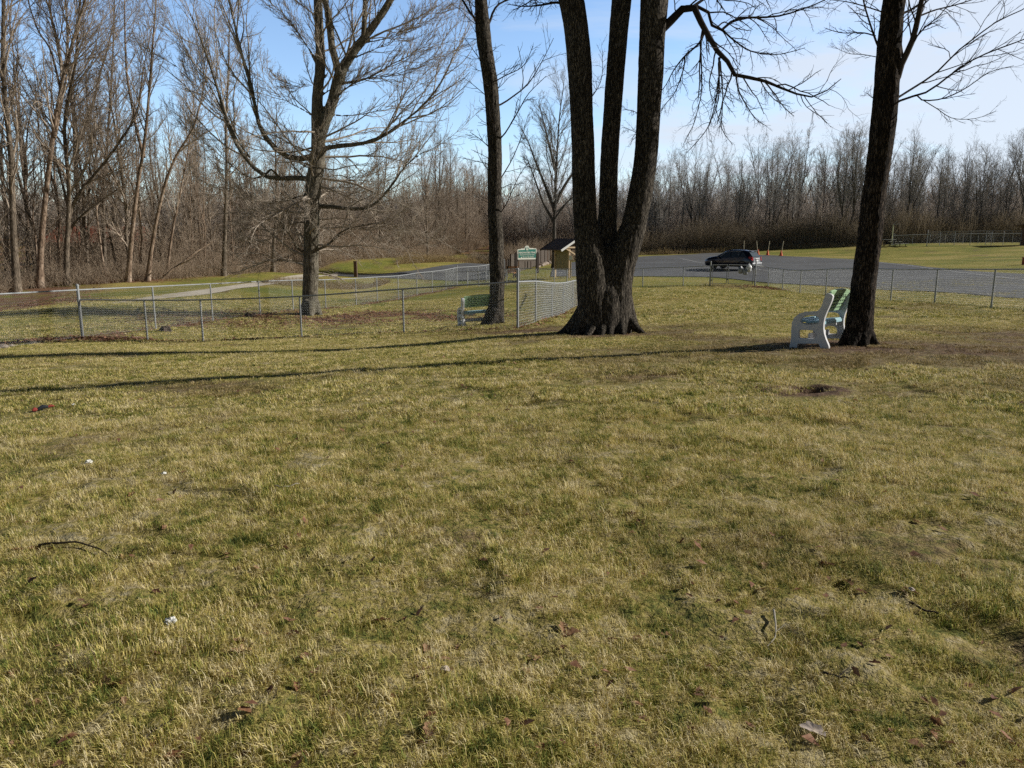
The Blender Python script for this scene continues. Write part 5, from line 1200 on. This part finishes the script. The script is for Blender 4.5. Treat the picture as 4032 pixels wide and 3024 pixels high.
# ------------------------------------------------------------------ plastic bags on the gate
def bag(px, py, w, h, mat, label, seed, dy=0):
    rng = np.random.default_rng(seed); g = P(px, py, 44.4 + dy); e_r = []
    prof = [(.012, 0), (.03, -.03), (.05 * w / .3, -.06), (.42 * w, -.14 * h / .4), (.5 * w, -.5 * h), (.46 * w, -.86 * h), (.2 * w, -h), (.01, -h)]
    mb = MB(); q = resample([(r, 0, z) for r, z in prof], 18); n = 20; vs = []
    for r_, _, z in q:
        for k in range(n):
            a = 2 * PI * k / n; rr_ = max(.006, r_) * (1 + .16 * vnoise(np.array([a * 1.7 + seed]), np.array([z * 12.]), np.array([seed * 1.]))[0]); vs.append((rr_ * math.cos(a), rr_ * .6 * math.sin(a), z + .02 * math.sin(3 * a + seed)))
    m = len(q); fs = [[i * n + k, i * n + (k + 1) % n, (i + 1) * n + (k + 1) % n, (i + 1) * n + k] for i in range(m - 1) for k in range(n)]
    mb.add(vs, fs, True); mb.tube([(-.03, 0, -.03), (-.025, 0, .03), (0, 0, .045), (.025, 0, .03), (.03, 0, -.03)], .008, 6)
    tag(mb.build('plastic_bag', M[mat], None, g), label, 'plastic bag', 'plastic bags tied to the gate')
bag(2918, 1047, .30, .42, 'bag_grey', 'grey see-through plastic bag on the gate, left of the white ones', 1, -.05)
bag(2950, 1038, .32, .46, 'bag', 'fat white plastic bag hanging highest on the gate rail', 2, -.12)
bag(2936, 1056, .30, .36, 'bag_grey', 'dull grey plastic bag hanging lowest between the other two on the gate', 3, -.16)

# ------------------------------------------------------------------ trail sign
def sign():
    g = G(2074,1077,68); a = math.radians(33); e = empty('trail_sign', g, 'green and cream sign reading HEADWATERS TRAIL on two dark posts', 'sign', rz=a)
    W, k = 1.98, 1.98 / 1650.
    def Q(ps): return [((x - 945) * k, (1400 - y) * k * .86 + 1.30) for x, y in ps]
    arc = [(945 + 205 * math.cos(t), 470 - 205 * math.sin(t)) for t in np.linspace(PI, 0, 17)]
    outer = Q([(120,1400),(120,600),(160,555),(390,545),(400,505),(720,490)] + arc + [(1170,470),(1490,470),(1500,505),(1740,505),(1780,560),(1780,1400)])
    flat = Matrix(((1, 0, 0, 0), (0, 0, -1, 0), (0, 1, 0, 0), (0, 0, 0, 1)))
    me = curve_mesh([outer], .03, .004, 'board'); me.transform(flat); obj('board', me, M['sign_white'], e)
    inner = Q([(195,1270),(195,625),(790,600),(1120,560),(1720,560),(1720,1270)]); me = curve_mesh([inner], .004, 0, 'green_panel'); me.transform(flat); pn = obj('green_panel', me, M['sign_green'], e); pn.location = (0, -.04, 0)
    em = curve_mesh([Q([(950 + 160 * math.cos(t), 510 - 160 * math.sin(t)) for t in np.linspace(0, 2 * PI, 24)[:-1]])], .004, 0, 'emblem'); em.transform(flat); eo = obj('emblem', em, M['sign_green'], e); eo.location = (0, -.046, 0)
    lobes = []
    for (cx, cy, rx, ry) in ((900, 450, 42, 66), (1005, 450, 42, 70), (905, 585, 46, 58), (1000, 590, 44, 66)):
        lobes.append(Q([(cx + rx * math.cos(t), cy - ry * math.sin(t)) for t in np.linspace(0, 2 * PI, 14)[:-1]]))
    em = curve_mesh(lobes, .003, 0, 'emblem_mark'); em.transform(flat); x = obj('emblem_mark', em, M['sign_white'], eo); x.location = (0, -.008, 0)
    def line(body, size, cy, width, nm, cx=945):
        me = text_mesh(body, size, nm, .002, width); me.transform(flat); o = obj(nm, me, M['sign_white'], e); x, z = Q([(cx, cy)])[0]; o.location = (x, -.052, z)
    line('HEADWATERS TRAIL', .20, 840, 1.76, 'title'); line('Paul E. Beck Memorial Greenway', .12, 1020, 1.54, 'dedication'); line('PORTAGE PARK DISTRICT', .10, 1205, 1.2, 'owner_name', 1040)
    em = curve_mesh([Q([(440 + 45 * math.cos(t), 1235 - 55 * math.sin(t)) for t in np.linspace(0, 2 * PI, 18)[:-1]])], .003, 0, 'owner_logo'); em.transform(flat); x = obj('owner_logo', em, M['sign_white'], e); x.location = (0, -.05, 0)
    MB().box((0, 0, 1.22), (1.84, .09, .16)).build('lower_rail', M['wood_grey'], e)
    for s, nm in ((-1, 0), (1, 0)):
        mb = MB(); prof = [(-.13, -.2), (.13, -.2), (.13, 1.75), (.09, 1.86), (0, 1.9), (-.09, 1.86), (-.13, 1.75)]
        mb.prism([Vector((x + s * 1.12, 0, z)) for x, z in prof], (0, -.07, 0), (0, .07, 0)); mb.build('post', M['wood_dark'], e)
    return e
sign()

# ------------------------------------------------------------------ roofed information shelter
def shelter():
    d = 63; g = G(2240,1087,63); a = math.radians(-58); e = empty('information_shelter', g, 'small tan walled shelter with dark shingle gable roof behind the triple tree', 'shelter', rz=a)
    W, Dp, H, R = 1.7, 1.5, 2.25, .85          # gable faces right, eaves to the front
    sx = 1.84
    for x, y in ((-sx * .52, -.7), (sx * .52, -.7), (sx * .52, .7), (-sx * .52, .7)): MB().box((x * 1.0, y, H / 2 - .1), (.14, .14, H + .2), None, .012).build('post', M['wood_pale'], e)
    MB().box((0, -.66, 1.38), (1.78, .06, 1.62)).build('wall_panel', M['tan_wall'], e)
    # roof: ridge along local x, overhanging left eave slope
    rx0, rx1 = -1.75, 1.15; ye, zr, ze = 1.6, 3.0, 2.12
    for s in (-1, 1):
        n = Vector((0, s * (zr - ze), ye)).normalized() * .07
        mb = MB(); mb.prism([Vector((rx0, 0, zr)), Vector((rx1, 0, zr)), Vector((rx1, s * ye, ze)), Vector((rx0, s * ye, ze))], (0, 0, 0), n); mb.build('roof', M['shingle'], e)
        MB().bar((rx1 + .025, 0, zr + .02), (rx1 + .025, s * (ye + .03), ze + .0), .04, .17).build('barge_board', M['white'], e)
        MB().bar((rx0 - .025, 0, zr + .02), (rx0 - .025, s * (ye + .03), ze + .0), .04, .15).build('barge_board', M['wood_dark'], e)
        MB().bar((1.02, 0, 1.72), (1.02, s * 1.15, 2.32), .07, .1).build('bracket', M['wood_pale'], e)
    MB().box((1.06, 0, 2.36), (.08, 2.2, .12)).build('tie_beam', M['wood_pale'], e)
    MB().box((1.03, 0, 2.35), (.1, .12, 1.3)).build('king_post', M['wood_pale'], e)
    MB().bar((-.8, -.68, 1.7), (-1.5, -.68, 2.2), .08, .08).build('bracket', M['wood_dark'], e)
    return e
sh = shelter()
def notice_box():
    g = G(2246,1087,61.2); e = empty('notice_box', g, 'white notice box on a short pale post in front of the shelter', 'notice box')
    MB().box((0, 0, .62), (.13, .13, 1.5), None, .012).build('post', M['wood_pale'], e); MB().box((0, -.02, 1.56), (.36, .14, .40), None, .01).build('box', M['wood_pale'], e)
    MB().box((0, -.1, 1.56), (.25, .02, .29)).build('paper', M['white'], e)
notice_box()

def board_fence(label, cs, h, n):
    q = resample([(*xy(c), 0) for c in cs], n); b = Vector((q[0][0], q[0][1], gz(q[0][0], q[0][1]))); e = empty('board_fence', b, label, 'fence')
    Z = [gz(p[0], p[1]) for p in q]
    for i in range(n):
        MB().box((q[i][0] - b.x, q[i][1] - b.y, Z[i] - b.z + h / 2 - .1), (.12, .12, h + .3)).build('post', M['wood_orange' if i % 3 == 1 else 'wood_post'], e)
    mb = MB()
    for i in range(n - 1):
        A, B = Vector((q[i][0], q[i][1], Z[i])) - b, Vector((q[i + 1][0], q[i + 1][1], Z[i + 1])) - b; d = (B - A)
        L = d.length; m = max(3, int(L / .17))
        for k in range(m):
            c = A + d * ((k + .5) / m); mb.bar(c + Vector((0, .03, .06)), c + Vector((0, .03, h - .03 + .02 * ((k * 7) % 3))), L / m * .62, .02, up=d.normalized().cross(Vector((0, 0, 1))))
    mb.build('boards', M['wood_grey'], e)
board_fence('brown board fence running back beside the rubble bank behind the trail sign', [(2010,1075,72),(2045,1072,75),(2080,1068,79),(2118,1062,84),(2150,1050,90),(2165,1042,94)], 1.75, 9)
board_fence('low brown post and board fence left of the trail sign', [(1985,1082,73),(1998,1080,75),(2012,1077,77)], 1.2, 4)

def slat_bench():
    g = G(2012,1092,66); e = empty('slatted_bench', g, 'orange wooden slat bench with dark supports left of the trail sign', 'bench', rz=math.radians(-28))
    for i in range(3): MB().box((0, .12 + .03 * i, .58 + .16 * i), (1.0, .04, .135), Matrix.Rotation(-.2, 3, 'X')).build('back_slat', M['wood_orange'], e)
    for i in range(3): MB().box((0, -.36 + .15 * i, .44), (1.0, .13, .045)).build('seat_slat', M['wood_orange'], e)
    for s in (-1, 1):
        mb = MB(); mb.bar((s * .42, .08, 0), (s * .42, .2, .98), .09, .09).bar((s * .42, -.4, .40), (s * .42, .1, .40), .07, .07).bar((s * .42, -.34, -.05), (s * .42, -.34, .42), .08, .08); mb.build('support', M['wood_dark'], e)
slat_bench()
def rubble():
    rng = np.random.default_rng(12); first = None
    for k in range(46):
        t = rng.random(); c = G(2120 + 45 * t + rng.normal(0, 4), 1066 - 20 * t, 81 + 11 * t + rng.normal(0, .5)); s = rng.uniform(.12, .34)
        if first is None or k < 3:
            bm = bmesh.new(); bmesh.ops.create_icosphere(bm, subdivisions=2, radius=1)
            for v in bm.verts: v.co *= 1 + .28 * float(vnoise(np.array([v.co.x * 1.3 + k]), np.array([v.co.y * 1.3]), np.array([v.co.z * 1.3]))[0])
            me = bpy.data.meshes.new('rubble_stone'); bm.to_mesh(me); bm.free(); o = obj('rubble_stone', me, M['stone']); first = first or []; first.append(o)
        else: o = first[k % 3].copy(); COL.objects.link(o)
        o.location = c + Vector((0, 0, s * .3)); o.scale = (s, s * .8, s * .6); o.rotation_euler = (rng.random() * .5, rng.random() * .5, rng.random() * 6)
        tag(o, 'pale brown stone in the rubble bank beside the brown board fence', 'stone', 'stones of the rubble bank')
rubble()

# lone brown post by the path
g = G(1401,1088,73); mb = MB(); mb.box((0, 0, .68), (.30, .30, 1.56), None, .02); mb.box((0, 0, 1.47), (.33, .33, .05), None, .01); tag(mb.build('wooden_post', M['wood_post'], None, g), 'lone dark brown square post standing where the path meets the lane', 'post')

# ------------------------------------------------------------------ right field: bleacher, poles, dugout
def bleacher():
    g = G(3522,960,101); e = empty('bleacher', g, 'small dark bleacher with three pale plank ends beside the tall pale post', 'bleacher', rz=math.radians(3))
    for i, (x, z) in enumerate(((-.72, .92), (.05, .68), (.78, .42))):
        MB().box((x, 0, z), (.42, 2.6, .055), None, .01).build('plank', M['white'], e)
        mb = MB(); mb.bar((x, -1.2, 0), (x, -1.2, z), .06, .06).bar((x, 1.2, 0), (x, 1.2, z), .06, .06); mb.build('leg', M['dark_metal'], e)
    mb = MB()
    for y in (-1.2, 0, 1.2): mb.bar((-.95, y, .9), (1.0, y, .38), .05, .07).bar((-1.0, y, .06), (1.05, y, .06), .06, .08).bar((-.9, y, .1), (.2, y, .55), .04, .04)
    mb.build('frame', M['dark_metal'], e); MB().box((.3, 0, .24), (.3, 2.6, .05), None, .01).build('foot_plank', M['white'], e)
bleacher()
def goal_pole():
    g = G(3511,957,102.5); e = empty('gooseneck_pole', g, 'tall pale yellow post with a thin bent arm on top behind the bleacher', 'pole')
    MB().tube([(0, 0, -.1), (0, 0, 2.75)], .06, 12).build('post', M['pole_yellow'], e); mb = MB(); mb.tube([(0, 0, 2.72), (.2, 0, 2.80), (.5, 0, 2.78), (.62, 0, 2.92)], .022, 8).tube([(0, 0, 2.75), (.42, 0, 3.25)], .018, 8); mb.build('arm', M['galv'], e)
    mb = MB(); mb.tube([(.55 + .17 * math.cos(t), .17 * math.sin(t), 2.86) for t in np.linspace(0, 2 * PI, 17)], .014, 6, False); mb.build('ring', M['galv'], e)
goal_pole()
g = G(3530,956,103); mb = MB(); mb.box((0, 0, 0), (.34, .02, .17)); tag(mb.build('fence_notice', M['silver'], None, P(3524,924,103.6)), 'small grey notice plate hanging on the end of the far low fence', 'notice plate')
def dugout():
    g = G(4062,966,95); e = empty('dugout', g, 'brown timber shelter with overhanging roof at the right edge of the field', 'shelter')
    MB().box((.8, 1.2, 1.05), (2.6, .08, 2.3)).build('back_wall', M['wood_dark'], e); MB().box((-.62, .2, 1.1), (.16, 2.0, 2.4)).build('side_wall', M['wood_post'], e)
    mb = MB(); mb.prism([Vector((-1.5, -1.6, 2.45)), Vector((2.4, -1.6, 2.45)), Vector((2.4, 1.6, 2.25)), Vector((-1.5, 1.6, 2.25))], (0, 0, 0), (0, 0, .14)); mb.prism([Vector((-1.0, -1.0, 2.6)), Vector((2.4, -1.0, 2.6)), Vector((2.4, 1.0, 3.05)), Vector((.1, 1.0, 3.05))], (0, 0, 0), (0, 0, .1)); mb.build('roof', M['wood_post'], e)
    for x in (-.9, 1.9): MB().box((x, -1.3, 1.2), (.12, .12, 2.6)).build('post', M['wood_pale'], e)
dugout()
g = G(4036,1046,58); mb = MB(); mb.box((0, 0, .22), (.36, .3, .56), None, .02); mb.box((0, 0, .52), (.42, .36, .06), None, .01); tag(mb.build('wooden_post', M['red_roof'], None, g), 'stubby red brown post cut by the right edge beside the lot', 'post')

# ------------------------------------------------------------------ buildings glimpsed through the woods
def house(label, c, w, dp, h, rh, wall, roof, rz=0, wins=4):
    g = G(*c); e = empty('building', g, label, 'building', rz=rz)
    MB().box((0, 0, h / 2 - .3), (w, dp, h + .6)).build('wall', M[wall], e)
    if rh > 0:
        mb = MB(); mb.prism([Vector((-w / 2 - .4, -dp / 2 - .5, h)), Vector((-w / 2 - .4, dp / 2 + .5, h)), Vector((-w / 2 - .4, 0, h + rh))], (0, 0, 0), (w + .8, 0, 0)); mb.build('roof', M[roof], e)
    else: MB().box((0, 0, h + .12), (w + .3, dp + .3, .24)).build('roof', M[roof], e)
    for i in range(wins): MB().box((-w / 2 + w * (i + .5) / wins, -dp / 2 - .02, h * .55), (1.1, .06, 1.2)).build('window', M['glass'], e)
house('long building with rust red roof glimpsed through the left wood', (410,1015,96), 9.5, 8, 2.4, 1.9, 'brick_wall', 'red_roof', 0, 4)
house('small white building right of the red roof in the left wood', (566,960,118), 3.0, 5, 4.2, .8, 'pale_wall', 'pale_wall', 0, 1)
house('buff flat roofed building behind the wide bare tree and shelter', (2172,985,150), 4.4, 6, 6.0, 0, 'buff_wall', 'buff_wall', 0, 0)
house('slate grey building beside the buff one behind the shelter', (2108,985,158), 5.4, 6, 5.4, 0, 'grey_wall', 'grey_wall', 0, 2)
house('low white roofed building behind the wood right of the triple tree', (2640,985,165), 14, 6, 4.6, .5, 'grey_wall', 'pale_wall', 0, 3)

# fallen pale tree leaning in the left wood
pp = [tuple(P(*c)) for c in [(640,1098,54.2),(670,1068,54.4),(710,1040,54.8),(755,1005,55.2),(800,975,55.8),(838,952,56.2)]]
q = resample(pp, 16); mb = MB(); mb.tube([tuple(v) for v in q], list(np.linspace(.09, .04, 16)), 9); mb.tube([pp[2], tuple(P(735,1030,54.4)), tuple(P(770,1012,54.1))], [.05, .03, .012], 7); tag(mb.build('fallen_branch', M['bark_pale']), 'pale dead limb propped slanting at the edge of the left wood', 'fallen branch')

# ------------------------------------------------------------------ small things on the lawn
def leaf_mesh(seed, big=1.0):
    rng = np.random.default_rng(seed); n = 22; vs = [(0, 0, 0)]; 
    for k in range(n):
        a = 2 * PI * k / n; r_ = (.045 + .02 * abs(math.sin(a * 2.5)) + rng.uniform(-.006, .006)) * big * (1.35 if abs(math.sin(a)) > .8 else 1); x, y = r_ * math.cos(a) * .75, r_ * math.sin(a)
        vs.append((x, y, .5 * x * x / .05 * rng.uniform(.6, 1.6) + rng.uniform(0, .008)))
    vs2 = [(x * .5, y * .5, z * .3 + .003) for x, y, z in vs[1:]]; vs += vs2
    fs = [[0, n + 1 + k, n + 1 + (k + 1) % n] for k in range(n)] + [[n + 1 + k, 1 + k, 1 + (k + 1) % n, n + 1 + (k + 1) % n] for k in range(n)]
    mb = MB(); mb.add(vs, fs, True); mb.tube([(0, -.04 * big, .002), (.004, -.075 * big, .006), (.012, -.1 * big, .012)], .0015, 5); return mb.mesh('dry_leaf')
LEAVES = [leaf_mesh(i) for i in range(6)]
for me in LEAVES: me.materials.append(M['leaf_brown'])
def on_lawn(px, py):
    """ground point below a photo pixel on the near lawn"""
    d = 6.0
    for _ in range(40):
        p = P(px, py, d); z = gz(p.x, p.y); d += np.clip((p.z - z) / max(.05, (CAMH - p.z) / d), -1.5, 1.5) * .8
    p = P(px, py, d); return Vector((p.x, p.y, gz(p.x, p.y)))
def leaves():
    rng = np.random.default_rng(31)
    spots = [(1000,2062),(1150,2505),(1205,2592),(1238,2660),(965,2805),(945,2530),(955,2570),(60,2655),(408,2693),(455,2702),(690,2985),(1190,2985),(1680,2560),(1760,2650),(520,1952),(70,2170),(140,2168),(615,2335),(345,2390),(1290,2740),(1500,2450),(570,1645),(3010,2235),(3250,2225),(3340,2300),(3390,2335),(3590,2335),(2250,2500),(2120,2600),(2520,2060),(1660,2930),(1690,2880),(2220,2480),(2130,2955),(3560,2340),(2960,2110),(2350,2960),(1270,2070),(1490,2040),(2480,2030)]
    spots += [(float(rng.uniform(0, 4032)), float(1560 + 1440 * rng.random() ** .8)) for _ in range(90)]
    for k, (px, py) in enumerate(spots):
        g = on_lawn(px, py); o = obj('dry_leaf', LEAVES[k % 6]); o.location = g + Vector((0, 0, .008)); s = rng.uniform(.3, .5) if k < 40 else rng.uniform(.15, .32); o.scale = (s, s, s); o.rotation_euler = (rng.normal(0, .2), rng.normal(0, .2), rng.random() * 6.3)
        tag(o, 'small curled dry brown leaf lying in the lawn', 'leaf', 'dry leaves scattered over the lawn')
leaves()
def scrap(px, py, s, mat, label, name, cat, seed, group=None):
    g = on_lawn(px, py); bm = bmesh.new(); bmesh.ops.create_icosphere(bm, subdivisions=3, radius=1)
    for v in bm.verts:
        q = v.co.copy(); v.co *= 1 + .55 * float(vnoise(np.array([q.x * 2.1 + seed]), np.array([q.y * 2.1]), np.array([q.z * 2.1]))[0]); v.co.z *= .55
    me = bpy.data.meshes.new(name); bm.to_mesh(me); bm.free(); o = obj(name, me, M[mat]); o.location = g + Vector((0, 0, s * .5 + .018)); o.scale = (s, s, s); o.rotation_euler = (0, 0, seed); tag(o, label, cat, group)
scrap(675, 2468, .020, 'paper', 'crumpled white tissue in the grass at lower left', 'paper_scrap', 'litter', 3)
scrap(350, 1834, .024, 'paper', 'white scrap in the grass far left below the shadows', 'paper_scrap', 'litter', 4)
scrap(646, 1878, .016, 'paper', 'tiny white scrap right of the larger one at left', 'paper_scrap', 'litter', 5)
scrap(290, 1602, .018, 'paper', 'white speck of litter just right of the dark rag', 'paper_scrap', 'litter', 6)
scrap(1752, 2658, .015, 'leaf_pale', 'pale crumpled leaf near the bottom centre of the lawn', 'pale_leaf', 'leaf', 7)
scrap(3585, 2340, .013, 'leaf_pale', 'pale crumpled leaf on the right part of the lawn', 'pale_leaf', 'leaf', 8)
scrap(2490, 1192, .03, 'paper', 'white speck of litter on the lawn right of the triple tree', 'paper_scrap', 'litter', 9)
scrap(2900, 1166, .035, 'paper', 'white speck of litter on the lawn in front of the gate', 'paper_scrap', 'litter', 10)
def pale_leaf():
    me = leaf_mesh(77, 1.0); me.name = 'pale_leaf'; o = obj('pale_leaf', me, M['leaf_pale']); o.location = on_lawn(3200, 2905) + Vector((0, 0, .03)); o.rotation_euler = (.15, -.2, 1.1); o.scale = (.5, .5, .5); tag(o, 'broad pale grey brown leaf lying flat at lower right', 'leaf')
pale_leaf()
def rag():
    a, b, c, d = on_lawn(128, 1626), on_lawn(150, 1622), on_lawn(190, 1612), on_lawn(215, 1607); up = Vector((0, 0, .03)); e = empty('chewed_toy', a, 'chewed dark and red dog toy lying in the grass at far left', 'dog toy')
    MB().tube([b - a + up, (b + c) / 2 - a + up * 1.5, c - a + up], [.016, .024, .014], 10).build('body', M['toy_black'], e); MB().tube([up * .9, (b - a) * .5 + up * 1.2, (b - a) * .85 + up], [.012, .026, .014], 10).build('red_end', M['toy_red'], e); MB().tube([c - a + up, (c + d) / 2 - a + up * 1.2, d - a + up * .8], [.012, .016, .008], 10).build('red_end', M['toy_red'], e)
rag()
def stick(cs, r_, mat, label):
    pts = [on_lawn(*c) + Vector((0, 0, .022)) for c in cs]; mb = MB(); q = resample([tuple(p) for p in pts], 14); q[:, 2] += .003 * np.sin(np.arange(14) * 1.3); mb.tube([tuple(p) for p in q], list(np.linspace(r_, r_ * .4, 14)), 7); mb.tube([tuple(q[8]), tuple(q[8] + np.array([.05, .03, .02]))], [r_ * .5, r_ * .2], 5); tag(mb.build('stick', M[mat]), label, 'stick')
stick([(155,2162),(230,2152),(310,2152),(380,2172),(430,2200)], .007, 'twig_stick', 'long thin dark stick lying in the grass on the left')
stick([(3580,2390),(3640,2420),(3720,2440),(3810,2458)], .006, 'twig_stick', 'thin dark stick lying in the grass on the right')
stick([(3045,2420),(3052,2470),(3050,2530),(3020,2562)], .005, 'twig_bleached', 'short bleached curved stick right of the lower middle')
stick([(570,2930),(620,2890),(660,2870)], .005, 'twig_stick', 'short dark stick near the lower left corner')
stick([(3240,2670),(3300,2685),(3340,2690)], .005, 'twig_stick', 'short dark twig in the lower right lawn')
stick([(1080,1925),(1120,1930),(1180,1915)], .006, 'twig_bleached', 'thin pale twig on the lawn left of centre')
def stones():
    for k, (px, py, d, s, lab) in enumerate([(5,1372,20.6,.16,'flat pale stone under the tall fence at the left edge'), (45,1365,21.0,.10,'small pale stone right of the flat one at the left edge'), (130,1350,21.6,.13,'pale stone under the tall fence before its corner post')]):
        bm = bmesh.new(); bmesh.ops.create_icosphere(bm, subdivisions=3, radius=1)
        for v in bm.verts: v.co *= 1 + .3 * float(vnoise(np.array([v.co.x * 1.4 + k * 7]), np.array([v.co.y * 1.4]), np.array([v.co.z * 1.4]))[0])
        me = bpy.data.meshes.new('stone'); bm.to_mesh(me); bm.free(); me.polygons.foreach_set('use_smooth', np.ones(len(me.polygons), bool)); o = obj('stone', me, M['stone']); o.location = G(px, py, d) + Vector((0, 0, s * .2)); o.scale = (s, s * .8, s * .45); o.rotation_euler = (.1, .05, k * 1.3); tag(o, lab, 'stone')
    for (px, py, d, s, lab) in ((650,1306,25.6,.6,'low rotten stump at the foot of the tall fence near its second post'), (985,1243,32.6,.6,'dark broken stump by the tall fence left of the maple')):
        mb = MB(); rng = np.random.default_rng(px); n = 18; vs = []
        for z, f in ((-.1, 1.3), (.05, 1.0), (.16, .85), (.2, .7)):
            for k in range(n): a = 2 * PI * k / n; r_ = .26 * s * f * (1 + .22 * math.sin(a * 5 + px)); vs.append((r_ * math.cos(a) * 1.4, r_ * math.sin(a), z * s + (.07 * math.sin(a * 3) if z > .1 else 0)))
        fs = [[i * n + k, i * n + (k + 1) % n, (i + 1) * n + (k + 1) % n, (i + 1) * n + k] for i in range(3) for k in range(n)] + [[3 * n + k for k in range(n)]]
        mb.add(vs, fs, False); tag(mb.build('tree_stump', M['rot_wood'], None, G(px, py, d)), lab, 'stump')
stones()
